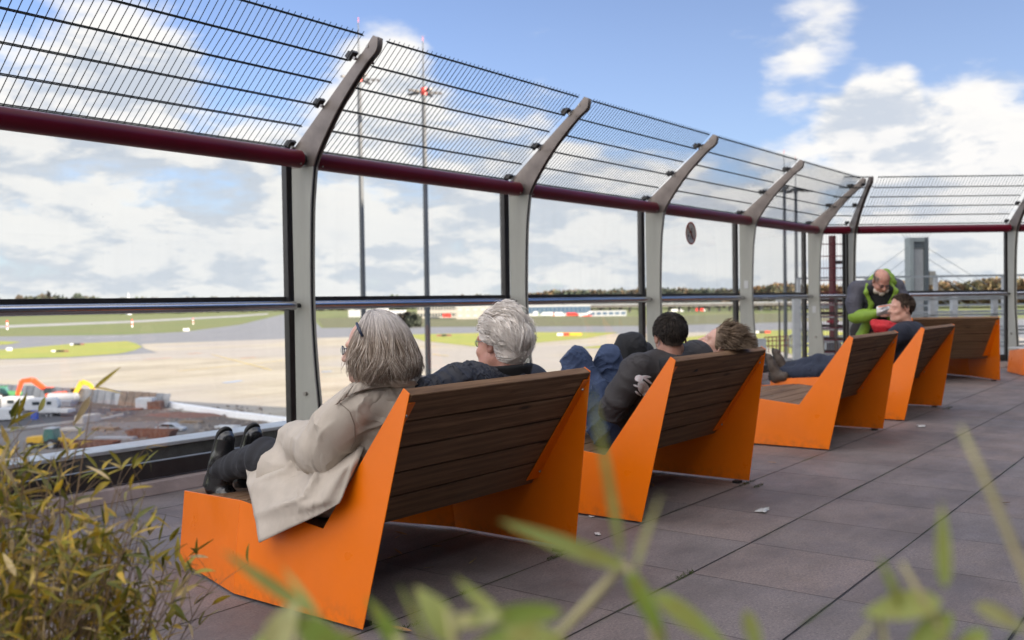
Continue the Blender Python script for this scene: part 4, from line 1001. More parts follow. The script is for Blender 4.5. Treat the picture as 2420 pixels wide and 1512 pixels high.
def cloth(name, col, rough=.85, fold=.004, fscale=9, weave=.0004, var=.1, stretch=(1, 1, 1), sheen=.02, col2=None):
    m = mat(name, col, rough, var=var, vscale=14, sheen=sheen, col2=col2); t = m.node_tree; G = NG(t); b = t.nodes['Principled BSDF']
    o = G.v('MULTIPLY', G.n('ShaderNodeTexCoord').outputs['Object'], stretch)
    warp = G.v('ADD', o, G.v('SCALE', G.noise(o, fscale * .7, 3, .5, 0, 1), scale=.25))
    n1 = G.noise(warp, fscale, 2, .4); ridge = G.m('MAXIMUM', G.m('SUBTRACT', 1.0, G.m('MULTIPLY', G.m('ABSOLUTE', G.m('SUBTRACT', n1, .5)), 8.0)), 0.0); ridge = G.m('MULTIPLY', ridge, G.mr(G.noise(o, fscale * .55, 2), .42, .62))
    n2 = G.noise(o, 420, 2, .5)
    bn = G.n('ShaderNodeBump'); bn.inputs['Distance'].default_value = 1.0
    h = G.m('ADD', G.m('MULTIPLY', ridge, fold), G.m('MULTIPLY', n2, weave)); t.links.new(h, bn.inputs['Height']); t.links.new(bn.outputs[0], b.inputs['Normal'])
    return m
def skin(name, c, c2, rough=.5):
    m = mat(name, c, rough, col2=c2, vscale=22, bump=.0006, bscale=170); b = m.node_tree.nodes['Principled BSDF']
    b.inputs['Subsurface Weight'].default_value = .12; b.inputs['Subsurface Radius'].default_value = (.012, .004, .002); b.inputs['Subsurface Scale'].default_value = .6
    return m
def folds(amp, freq, dirv, seed=0, mask=None):
    """ripples across a direction, for gathered cloth"""
    dv = nz(dirv); rs = np.random.RandomState(seed); ph = rs.rand(4) * 6.3
    o1 = nz(np.cross(dv, (.3, .5, .8))); o2 = np.cross(dv, o1)
    def f(d, X, Y, Z):
        u = X * dv[0] + Y * dv[1] + Z * dv[2]; w = X * o1[0] + Y * o1[1] + Z * o1[2]; q = X * o2[0] + Y * o2[1] + Z * o2[2]
        a = np.sin(u * freq + 1.6 * np.sin(w * freq * .33 + ph[0]) + 1.2 * np.sin(q * freq * .27 + ph[1])) * .6 + np.sin(u * freq * 1.9 + 2.0 * np.sin(w * freq * .5 + ph[2]) + ph[3]) * .3
        a = amp * a
        if mask is not None: a = a * mask(X, Y, Z)
        return d + a
    return f
def creases(amp, freq, dirv, seed=0, mask=None, sharp=2.2):
    """narrow raised pleats with broad flat valleys between, as in draped cloth"""
    dv = nz(dirv); rs = np.random.RandomState(seed); ph = rs.rand(4) * 6.3; o1 = nz(np.cross(dv, (.3, .5, .8))); o2 = np.cross(dv, o1)
    def f(d, X, Y, Z):
        u = X * dv[0] + Y * dv[1] + Z * dv[2]; w = X * o1[0] + Y * o1[1] + Z * o1[2]; q = X * o2[0] + Y * o2[1] + Z * o2[2]
        p = u * freq + 1.9 * np.sin(w * freq * .22 + ph[0]) + 1.5 * np.sin(q * freq * .19 + ph[1])
        a = (1 - np.abs(np.sin(p * .5))) ** sharp * (.55 + .45 * np.sin(w * freq * .31 + q * freq * .2 + ph[2]))
        a = -amp * a
        if mask is not None: a = a * mask(X, Y, Z)
        return d + a
    return f
def ball(c, r, soft=.5):
    def f(X, Y, Z):
        e = np.sqrt((X - c[0]) ** 2 + (Y - c[1]) ** 2 + (Z - c[2]) ** 2); return np.clip((r - e) / (r * soft), 0, 1)
    return f
def hand(S, wrist, tips, palm_w, thumb, r=.0085):
    """palm plus four separate two-jointed fingers and a thumb; tips are knuckle/middle/end triples"""
    for kn, mid, end in tips: S.cap(wrist, kn, .017, .012, .012); S.chain([kn, mid, end], [r * 1.1, r, r * .8], .004)
    S.cap(wrist, thumb[0], .016, .013, .012); S.chain(thumb, [.012, .0105, .008], .004)
SKIN_OLD = skin('skin_old_rosy', (.54, .285, .21), (.44, .195, .14)); SKIN_F = skin('skin_fair', (.60, .37, .29), (.52, .285, .215)); SKIN_Y = skin('skin_young', (.58, .335, .25), (.50, .25, .18)); SKIN_D = skin('skin_tan', (.40, .215, .15), (.33, .16, .11))
M_LEATHER = mat('black_leather', (.012, .012, .013), .26, coat=.5, bump=.0016, bscale=38, var=.2)
M_SOLE = mat('shoe_sole', (.02, .019, .018), .7)
M_LENS = glass_mat('spectacle_lens', (.85, .9, .92)); M_SPEC = mat('spectacle_frame', (.02, .03, .06), .3)
def boot(name, heel, toe, up, r, m, parent, h=.006, length=None):
    """shoe whose sole runs heel->toe; up points from the sole into the ankle"""
    heel = np.array(heel, float); toe = np.array(toe, float); f = nz(toe - heel); u = np.array(up, float); u = nz(u - f * (u @ f)); Lg = np.linalg.norm(toe - heel); s = np.cross(f, u)
    S = SDF(.02)
    S.cap(heel + u * r * .62 + f * .025, heel + f * Lg * .55 + u * r * .60, r * .95, r * .97); S.cap(heel + f * Lg * .5 + u * r * .52, toe - f * r * .85 + u * r * .42, r * 1.02, r * .86)
    S.cap(heel + f * Lg * .28 + u * r * 1.3, heel + f * Lg * .62 + u * r * .75, r * .86, r * .72, .03)
    S.cap(heel + f * .035 + u * r, heel + f * .02 + u * .14, r * .95, r * .98, .03)
    S.fn(lambda d, X, Y, Z: np.maximum(d, -((X - heel[0]) * u[0] + (Y - heel[1]) * u[1] + (Z - heel[2]) * u[2]) + .012))
    o = grow(name, S, h, m, parent)
    Q = SDF(.008)
    Q.cap(heel + f * .035 + u * .008, heel + f * Lg * .45 + u * .008, r * .92, r * .90); Q.cap(heel + f * Lg * .45 + u * .008, toe - f * r * .62 + u * .008, r * .95, r * .86)
    Q.fn(lambda d, X, Y, Z: np.maximum(np.maximum(d, ((X - heel[0]) * u[0] + (Y - heel[1]) * u[1] + (Z - heel[2]) * u[2]) - .015), -((X - heel[0]) * u[0] + (Y - heel[1]) * u[1] + (Z - heel[2]) * u[2]) - .003))
    grow('sole', Q, h, M_SOLE, o)
    hb = MB(); q = Matrix((Vector(s), Vector(f), Vector(u))).transposed()
    hb.box(heel + f * .04 - u * .010, (r * 1.5, .065, .024), q); hb.build('heel', M_SOLE, o, bevel=.006)
    return o
def glasses(parent, fr, y=.092, z=.002, mf=None, sc=1.0):
    mf = mf or M_SPEC; b = MB()
    for s in (-1, 1):
        pts = [fr(s * .034 + .024 * math.cos(a), y - .012 * abs(math.cos(a)) * (s * math.cos(a) > 0), z + .018 * math.sin(a)) for a in np.linspace(0, 2 * math.pi, 17)]
        b.tube(pts, .0019, 5, False); b.tube([fr(s * .058, y - .010, z + .006), fr(s * .076, .03, z + .008), fr(s * .078, -.01, z + .006)], .0019, 5)
    b.tube([fr(-.010, y, z + .004), fr(0, y + .003, z + .007), fr(.010, y, z + .004)], .0018, 5)
    o = b.build('glasses', mf, parent, smooth=True)
    l = MB()
    for s in (-1, 1):
        pts = [fr(s * .034 + .022 * math.cos(a), y - .001, z + .016 * math.sin(a)) for a in np.linspace(0, 2 * math.pi, 17)[:-1]]
        l.prism(pts, fr.d(0, .001, 0))
    l.build_each('lens', M_LENS, o)
    return o
def onx(px, py, X):
    d = ray(px, py); t = X / d.x; return np.array([X, d.y * t, EYE + d.z * t])
LFT = np.array([-R_.x, -R_.y, 0.0]); AWY = np.array([F_.x, F_.y, 0.0])
def ppl(label, body, group=None): return tag(body, label, 'person', group)
# ================= woman in the beige coat =================
from mathutils.bvhtree import BVHTree
def bvh_of(o): return BVHTree.FromPolygons([v.co[:] for v in o.data.vertices], [p_.vertices[:] for p_ in o.data.polygons])
def drop(bv, p, n, off=.003):
    """lay a point onto a surface along -n"""
    n = Vector(n).normalized(); p = Vector(p); h = bv.ray_cast(p + n * .35, -n, .8)
    q = h[0] if h[0] is not None else bv.find_nearest(p)[0]
    return q + n * off
def old_woman():
    hc = onx(880, 826, 2.70); fr = Frame(hc, nz([-.42, .90, -.05]), (0, .05, 1)); sc = 1.10
    nb = np.array([2.78, 2.72, .915])
    hips = {-1: (2.70, 3.07, .475), 1: (2.90, 3.07, .475)}; knee = {-1: (2.72, 3.47, .565), 1: (2.90, 3.47, .575)}; ank = {-1: (2.755, 3.83, .475), 1: (2.91, 3.83, .475)}
    B = SDF(.04); B.cap((2.80, 3.06, .50), (2.80, 2.90, .70), .11, .11).cap((2.70, 2.80, .81), (2.90, 2.80, .81), .05).cap((2.80, 2.82, .78), nb, .06, .05)
    for s in (-1, 1): B.chain([hips[s], knee[s], ank[s]], [.075, .05, .04]); B.chain([(2.80 + s * .16, 2.76, .85), (2.80 + s * .2, 2.98, .64), (2.80 + s * .05, 3.12, .62)], [.045, .036, .028])
    H = head_sdf(fr, sc, nb, .05, 1.05, nose=.9)
    body = merge('person', [B.mesh(.012), H.mesh(.0042 * sc)], SKIN_F)
    ppl('elderly woman with grey bob, hair clip and beige raincoat, boots up on the nearest bench', body, 'people on the terrace')
    M_SEAM = mat('seam_thread', (.27, .225, .185), .9)
    # trousers
    T = SDF(.04)
    for s in (-1, 1): T.chain([hips[s], knee[s], ank[s]], [.105, .078, .062])
    T.cap((2.72, 3.05, .48), (2.88, 3.05, .48), .12); T.fn(folds(.006, 55, (0, 1, .3), 3))
    grow('trousers', T, .009, cloth('black_wool_trousers', (.016, .016, .02), fold=.006, fscale=8), body)
    for s, x in ((-1, 2.685), (1, 2.845)): boot('boot', (x + .07, 3.93, .372), (x + .06, 3.80, .668), (0, -1, -.25), .052, M_LEATHER, body, .005)
    # coat
    mc = cloth('beige_raincoat', (.46, .40, .335), .80, fold=.0075, fscale=6.5, stretch=(.8, 1.5, .75), weave=.0002, var=.06)
    K = SDF(.045)
    K.cap((2.79, 2.98, .50), (2.80, 2.78, .76), .185, .175); K.cap((2.665, 2.745, .845), (2.94, 2.73, .845), .095, .095, .07); K.cap((2.80, 2.76, .84), (2.80, 2.70, .915), .12, .085)
    sh = onx(842, 962, 2.60); el = onx(760, 1062, 2.57); wr = onx(697, 1032, 2.74)
    K.chain([sh, (sh + el) / 2 + (-.004, 0, .006), el], [.092, .098, .096], .022); K.chain([el, (el + wr) / 2, wr], [.094, .088, .070], .03)
    K.chain([(2.95, 2.78, .835), (3.0, 3.02, .64), (2.76, 3.20, .66)], [.085, .07, .06])
    K.cap((2.70, 3.06, .48), (2.71, 3.36, .53), .125, .115, .06); K.cap((2.90, 3.06, .49), (2.88, 3.36, .545), .12, .11, .06)
    K.cut((2.80, 3.39, .55), (-.1, 1, .25)); K.cut((2.80, 2.9, .375), (0, -.1, -1))
    K.fn(creases(.030, 58, (.1, .75, .45), 5, ball(el, .24, .8), 3)); K.fn(creases(.022, 75, (.2, -.3, .9), 8, ball(wr, .22, .7), 3))
    K.fn(creases(.022, 52, (.3, -.4, .8), 11, ball((2.70, 2.84, .62), .34, .6), 3)); K.fn(folds(.004, 22, (.2, .5, .6), 14)); K.fn(creases(.014, 60, (.9, .2, -.3), 15, ball(sh, .22, .7), 3))
    K.fn(folds(.008, 40, (1, .1, .1), 12, ball((2.70, 3.30, .62), .22, .7)))
    def plane_clear(d, X, Y, Z):     # keep clear of the bench back
        return np.maximum(d, -((Y - 2.906) * .82 + (Z - .355) * .57) + .006)
    K.fn(plane_clear)
    coat = grow('coat', K, .0065, mc, body)
    # collar: turned-down band lying on the shoulders, with ridged stitching
    bvc = bvh_of(coat); lo_ = [(792, 956), (806, 946), (826, 934), (852, 924), (880, 918), (908, 914), (934, 912), (958, 910), (985, 905)]; up_ = [(828, 912), (836, 908), (848, 902), (864, 899), (884, 897), (906, 896), (930, 896), (954, 896), (978, 895)]
    V = []; F = []; rows = 9; n = len(lo_) * 4 - 4
    for i in range(n + 1):
        q = i / 4; k0 = min(int(q), len(lo_) - 2); t_ = q - k0
        A_ = np.array(lo_[k0]) * (1 - t_) + np.array(lo_[k0 + 1]) * t_; B_ = np.array(up_[k0]) * (1 - t_) + np.array(up_[k0 + 1]) * t_
        for j in range(rows):
            v = j / (rows - 1); xy = A_ * (1 - v) + B_ * v; pt = onx(xy[0], xy[1], 2.6); e = Vector((0, 0, EYE)) - Vector(pt); V.append(drop(bvc, pt, e, .012 + .030 * v + .0022 * math.sin(i * 1.9) * v * (1 - v) * 4))
    for i in range(n):
        for j in range(rows - 1): a = i * rows + j; F.append((a, a + 1, a + rows + 1, a + rows))
    co = meshobj('collar', V, F, mc, coat); md = co.modifiers.new('thick', 'SOLIDIFY'); md.thickness = .010; md.offset = -1
    # skirt of the coat, falling over the bench side
    def bez(P, t):
        P = np.array(P); n = len(P) - 1; return sum(math.comb(n, k) * t ** k * (1 - t) ** (n - k) * P[k] for k in range(n + 1))
    def curve(ctrl):        # passes through its points
        P = np.array(ctrl); s = np.r_[0, np.cumsum(np.linalg.norm(np.diff(P, axis=0), axis=1))]; s /= s[-1]
        return lambda t: np.array([np.interp(t, s, P[:, i]) for i in range(3)])
    w0 = curve([onx(706, 1028, 2.90), onx(735, 1066, 2.72), onx(785, 1092, 2.60), onx(845, 1056, 2.64), onx(880, 1005, 2.74)])
    w1 = curve([onx(660, 1055, 2.92), onx(618, 1072, 2.80), onx(578, 1092, 2.70), onx(588, 1150, 2.58), onx(600, 1215, 2.505), onx(613, 1282, 2.465)])
    u0 = curve([onx(706, 1028, 2.90), onx(660, 1055, 2.92)]); u1 = curve([onx(880, 1005, 2.74), onx(850, 1085, 2.585), onx(806, 1188, 2.505), onx(760, 1214, 2.475), onx(690, 1246, 2.463), onx(613, 1282, 2.465)])
    nu, nv = 46, 34; V = []; F = []
    for i in range(nu + 1):
        u = i / nu
        for j in range(nv + 1):
            v = j / nv
            p = (1 - v) * w0(u) + v * w1(u) + (1 - u) * u0(v) + u * u1(v) - ((1 - u) * (1 - v) * w0(0) + u * (1 - v) * w0(1) + (1 - u) * v * w1(0) + u * v * w1(1))
            e = min(1, 3.2 * v) * (1 - .35 * v) * min(1, 6 * min(u, 1 - u) + .25)
            fold_ = (1 - abs(math.sin(u * 12.5 + .9 * math.sin(v * 3 + u * 2)))) ** 2.5 * .075 * (1.15 - v) + math.sin(u * 15 + 1.2 * math.sin(v * 4)) * .008 + math.sin(u * 31 + 3 * v) * .004 + .010 * mnoise.noise(Vector((u * 7, v * 5, 2.2)))
            p = p + np.array([-.75, -.25, .35]) * (fold_ * e + .016 * math.sin(math.pi * v) * math.sin(math.pi * u))
            p[0] = min(p[0], 2.95); V.append(p)
    for i in range(nu):
        for j in range(nv): a = i * (nv + 1) + j; F.append((a, a + 1, a + nv + 2, a + nv + 1))
    so_ = meshobj('coat_skirt', V, F, mc, body); md = so_.modifiers.new('thick', 'SOLIDIFY'); md.thickness = .005; md.offset = 0
    # seams and a pocket welt
    for pts in ([(800, 950), (826, 972), (838, 1005), (838, 1040), (826, 1068)], [(668, 1142), (690, 1128), (716, 1118), (712, 1130)]):
        tgt = coat if pts[0][1] < 1100 else so_; bvt = bvh_of(tgt); P_ = []
        for (xa, ya), (xb, yb) in zip(pts[:-1], pts[1:]):
            for i in range(5):
                q = onx(xa + (xb - xa) * i / 5, ya + (yb - ya) * i / 5, 2.5); P_.append(drop(bvt, q, Vector((0, 0, EYE)) - Vector(q), .0012))
        MB().tube(P_, .0020, 5).build('seam', M_SEAM, tgt)
    # bobbed hair: shell of locks falling from the parting
    hm = hair_mat('grey_hair', (.17, .12, .085), (.42, .335, .265), (.76, .67, .58), silver=(hc[2] + .03, hc[2] + .13, (.62, .58, .56)))
    rs = np.random.RandomState(4)
    def shell(th, t, infl=0.0):
        # th: azimuth from the back (0) to the face (pi); t: 0 crown, 1 ends
        z = np.where(t < .4, .040 + .100 * np.cos(np.clip(t / .4, 0, 1) * np.pi / 2), .040 - (t - .4) / .6 * .158)
        ph = np.clip(t / .4, 0, 1); prof = np.sin(ph * np.pi / 2) ** .80
        R0 = .106 + .042 * np.clip((t - .28) / .42, 0, 1) ** .8 - .026 * np.clip((t - .80) / .2, 0, 1) ** 1.5
        back = .5 + .5 * np.cos(th)
        rx = R0 * prof * (1 + infl); ry = (R0 + .018 * back) * prof * (1 + infl)
        return np.stack([np.sin(th) * rx, -np.cos(th) * ry - .005, z], -1)
    N = 5600; th = rs.uniform(-2.08, 2.08, N); K_ = 14; t = np.linspace(0, 1, K_)
    L_ = rs.uniform(.86, 1.05, N); L_ = np.where(np.abs(th) > 1.7, L_ * rs.uniform(.6, 1.0, N), L_)
    wob = rs.randn(N) * .10; depth = rs.uniform(-.14, .035, N); fr_ = rs.uniform(3, 7, N); ph_ = rs.uniform(0, 6.3, N); clump = np.round(th * 9) / 9
    P = []
    for k in range(K_):
        tk = t[k] * L_ + .02 * (1 - t[k])
        thk = th + wob * t[k] + (clump - th) * .40 * t[k] + (.06 * np.sin(t[k] * fr_ + ph_) + .09 * np.sin(t[k] * 8 + clump * 41)) * t[k]
        thk = thk * (1 - .25 * (1 - t[k]) * (np.abs(th) > 1.3))
        q = shell(thk, tk, depth + .05 * np.sin(clump * 31) * t[k] - .13 * np.clip((np.abs(th) - 1.25) / .6, 0, 1) * np.clip(t[k] * 2, 0, 1))
        curl = np.clip((t[k] - .70) / .30, 0, 1) ** 1.5 * np.clip((1.55 - np.abs(th)) / .5, -.35, 1)
        rad2 = np.stack([np.sin(thk), -np.cos(thk), np.zeros(N)], -1)
        q = q + rad2 * (curl * (.004 + .022 * np.sin(clump * 23 + 9 * depth)))[:, None]; q[:, 2] += np.abs(curl) ** 1.6 * .014 * (1 + np.sin(clump * 17))
        P.append(q)
    P = np.stack(P, 1); W = (P * sc) @ fr.M.T + fr.c
    W[:, :, 1] = np.maximum(W[:, :, 1], 2.50 + 0 * W[:, :, 1])
    a, f = strands(W, .0018, .25, 3, 1)
    # fine flyaway strands
    sel = rs.choice(N, 500, False); W2 = W[sel] + rs.randn(500, 1, 3) * .003 + np.linspace(0, 1, K_)[None, :, None] ** 2 * rs.randn(500, 1, 3) * .008
    a2, f2 = strands(W2, .0011, .3, 3, 2)
    # inner mass so that no scalp shows
    tg, hg = np.meshgrid(np.linspace(.02, .93, 26), np.linspace(-1.75, 1.75, 50), indexing='ij')
    G0 = shell(hg.ravel(), tg.ravel(), -.12) * sc; G0 = G0 @ fr.M.T + fr.c; Fg = [(i * 50 + j, i * 50 + j + 1, (i + 1) * 50 + j + 1, (i + 1) * 50 + j) for i in range(25) for j in range(49)]
    merge('hair', [(G0, np.array(Fg)), (a, f), (a2, f2)], hm, body)
    c1 = fr(-.093 * sc, -.005, .098 * sc); 
    cl = MB(); A = onx(861, 768, 2.66); Bq = onx(873, 794, 2.655)
    A = fr(-.088 * sc, .020 * sc, .098 * sc); Bq = fr(-.116 * sc, -.010 * sc, .050 * sc)
    cl.tube([A, (A + Bq) / 2 + fr.d(-.008, 0, .003), Bq], [.005, .0065, .005], 8); cl.build('hair_clip', M_SPEC, body, smooth=True)
    glasses(body, fr, .114, .004, sc=sc)
old_woman()
# ================= white-haired man =================
def old_man():
    hc = onx(1180, 812, 3.46); fr = Frame(hc, nz([.06, .99, -.02]), (0, .0, 1)); sc = 1.13
    nb = hc + np.array([.0, -.075, -.155])
    cx = 3.50
    hips = {-1: (cx - .1, 3.07, .47), 1: (cx + .1, 3.07, .47)}; knee = {-1: (cx - .1, 3.50, .60), 1: (cx + .1, 3.52, .60)}; ank = {-1: (cx - .06, 3.88, .45), 1: (cx + .08, 3.88, .45)}
    B = SDF(.04); B.cap((cx, 3.06, .50), (cx, 2.90, .72), .12, .12).cap((cx - .12, 2.74, .82), (cx + .12, 2.74, .82), .05).cap((cx, 2.80, .78), nb, .06, .058)
    for s in (-1, 1): B.chain([hips[s], knee[s], ank[s]], [.08, .055, .042])
    B.chain([(cx - .18, 2.68, .87), (cx - .42, 2.60, .90), (cx - .66, 2.61, .885)], [.045, .038, .028]); B.chain([(cx + .19, 2.72, .85), (cx + .24, 2.95, .62), (cx + .06, 3.12, .60)], [.045, .038, .03])
    Hd = SDF(.004); hand(Hd, (cx - .68, 2.62, .875), [((cx - .755, 2.62 + dy, .845), (cx - .79, 2.62 + dy * 1.1, .815), (cx - .80 + abs(dy) * .3, 2.62 + dy * 1.1, .785)) for dy in (-.03, -.01, .011, .031)], .08, [(cx - .71, 2.665, .865), (cx - .745, 2.69, .84), (cx - .76, 2.70, .815)])
    H = head_sdf(fr, sc, nb, .060, 1.08, 1.08, 1.15)
    # sagging skin under the jaw
    H.ell(fr(0, .035 * sc, -.115 * sc), np.array([.035, .04, .025]) * sc, fr.M, .03)
    body = merge('person', [B.mesh(.012), H.mesh(.0042 * sc), Hd.mesh(.004)], SKIN_OLD)
    ppl('white-haired elderly man in dark padded jacket, arm along the nearest bench back', body, 'people on the terrace')
    T = SDF(.04)
    for s in (-1, 1): T.chain([hips[s], knee[s], ank[s]], [.11, .082, .065])
    T.cap((cx - .08, 3.05, .48), (cx + .08, 3.05, .48), .125); grow('trousers', T, .012, cloth('dark_trousers', (.025, .025, .032)), body)
    for x in (cx - .06, cx + .08): boot('shoe', (x, 3.97, .37), (x, 3.90, .66), (0, -1, -.1), .046, M_LEATHER, body, .007)
    mj = cloth('navy_padded_jacket', (.018, .019, .028), .62, fold=.008, fscale=12, var=.2)
    J = SDF(.05)
    J.cap((cx, 3.0, .50), (cx, 2.83, .74), .19, .185); J.cap((cx - .15, 2.70, .845), (cx + .15, 2.70, .845), .095, .095, .08); J.cap((cx, 2.74, .85), nb - (0, 0, .02), .11, .075)
    J.chain([(cx - .16, 2.69, .855), (cx - .36, 2.625, .895), (cx - .50, 2.60, .905), (cx - .66, 2.61, .885)], [.092, .082, .070, .062], .04)
    J.chain([(cx + .18, 2.71, .845), (cx + .24, 2.94, .64), (cx + .10, 3.12, .60)], [.092, .08, .065])
    J.fn(creases(.018, 110, (1, .15, .1), 4, ball((cx - .42, 2.62, .90), .34, .3), 1.5)); J.fn(creases(.014, 60, (.2, .5, -.8), 6))
    J.fn(lambda d, X, Y, Z: np.maximum(d, -((Y - 2.906) * .82 + (Z - .355) * .57) + .006 - 10 * (Z > .95)))
    grow('jacket', J, .009, mj, body)
    # stand-up collar open toward the front
    V = []; F = []; n = 40; rows = 6; ctr = np.array([nb[0], nb[1] + .035, nb[2] + .025])
    for i in range(n + 1):
        a = -2.55 + 5.1 * i / n; dv = np.array([math.sin(a), -math.cos(a), 0])
        fw = (abs(a) / 2.55) ** 2
        for j in range(rows):
            t = j / (rows - 1); V.append(ctr + dv * np.array([.098 + .020 * t + .035 * fw * t, .090 + .02 * t + .05 * fw, 0]) + np.array([0, 0, -.045 + .085 * t - .02 * fw]))
    for i in range(n):
        for j in range(rows - 1): a = i * rows + j; F.append((a, a + 1, a + rows + 1, a + rows))
    co = meshobj('collar', V, F, cloth('black_collar', (.008, .008, .009), .75), body); md = co.modifiers.new('thick', 'SOLIDIFY'); md.thickness = .012; md.offset = 0
    # swept-back wavy hair
    hm = hair_mat('white_hair', (.74, .66, .59), (.83, .77, .71), (.92, .88, .83))
    rs = np.random.RandomState(9); N = 5200; K_ = 12
    u = rs.randn(N * 3, 3); u /= np.linalg.norm(u, axis=1)[:, None]
    # scalp: not the face, not below the nape
    ok = (u[:, 1] < .50 + .38 * u[:, 2]) & (u[:, 2] > -.93) & ~((np.abs(u[:, 0]) > .6) & (u[:, 1] > -.10) & (u[:, 2] < -.05)); u = u[ok][:N]; N = len(u)
    root = u * np.array([.078, .100, .088]) + np.array([0, -.012, .033])
    ln = rs.uniform(.060, .125, N); wav = rs.uniform(0, 6.3, N); cl = np.round(u * 4.5) ; cs = np.sin(cl @ np.array([12.9, 78.2, 37.7])) ; cs2 = np.cos(cl @ np.array([52.9, 18.2, 97.7]))
    flow = np.stack([u[:, 0] * .25 + .25 * cs, -1.0 + .0 * cs, -.30 - .9 * np.clip(-u[:, 1], 0, 1)], -1); flow[:, 2] += .95 * (u[:, 2] > .72) * (u[:, 1] > -.2)
    P = []; p = root.copy(); nrm = u.copy()
    for k in range(K_):
        t = k / (K_ - 1); P.append(p.copy())
        d = flow - nrm * (flow * nrm).sum(1)[:, None]; d /= np.linalg.norm(d, axis=1)[:, None] + 1e-6
        side = np.cross(d, nrm)
        p = p + (d + nrm * (.75 * (1 - t) ** 2 + .38 * np.sin(t * 5 + 2 * cs + .4) + .05)[:, None] + side * (.38 * np.sin(t * 6 + 3 * cs2 + wav * .12))[:, None]) * (ln / K_ * 1.05)[:, None]
        q = (p - [0, -.012, .033]) / np.array([.078, .100, .088]); nrm = q / np.linalg.norm(q, axis=1)[:, None]
        low = np.linalg.norm(q, axis=1) < 1.12; p[low] = (nrm[low] * 1.12) * np.array([.078, .100, .088]) + [0, -.012, .033]
    W = (np.stack(P, 1) * sc) @ fr.M.T + fr.c
    a, f = strands(W, .0021, .3, 3, 1); W2 = W[::4] + rs.randn(len(W[::4]), 1, 3) * .004 + np.linspace(0, 1, K_)[None, :, None] ** 2 * rs.randn(len(W[::4]), 1, 3) * .010; a2, f2 = strands(W2, .0010, .4, 3, 2)
    C_ = SDF(.02); C_.ell(fr(0, -.018 * sc, .042 * sc), np.array([.080, .098, .088]) * sc, fr.M)
    C_.ell(fr(0, -.075 * sc, -.02 * sc), np.array([.072, .055, .075]) * sc, fr.M, .03)
    pf = fr(0, .035 * sc, .05 * sc); C_.cut(pf, fr.d(0, 1, -.55)); C_.cut(fr(0, -.02, -.06 * sc), fr.d(0, .55, -1))
    merge('hair', [C_.mesh(.006), (a, f), (a2, f2)], hm, body)
    glasses(body, fr, .105, .006, sc=sc, mf=M_BOLT)
old_man()
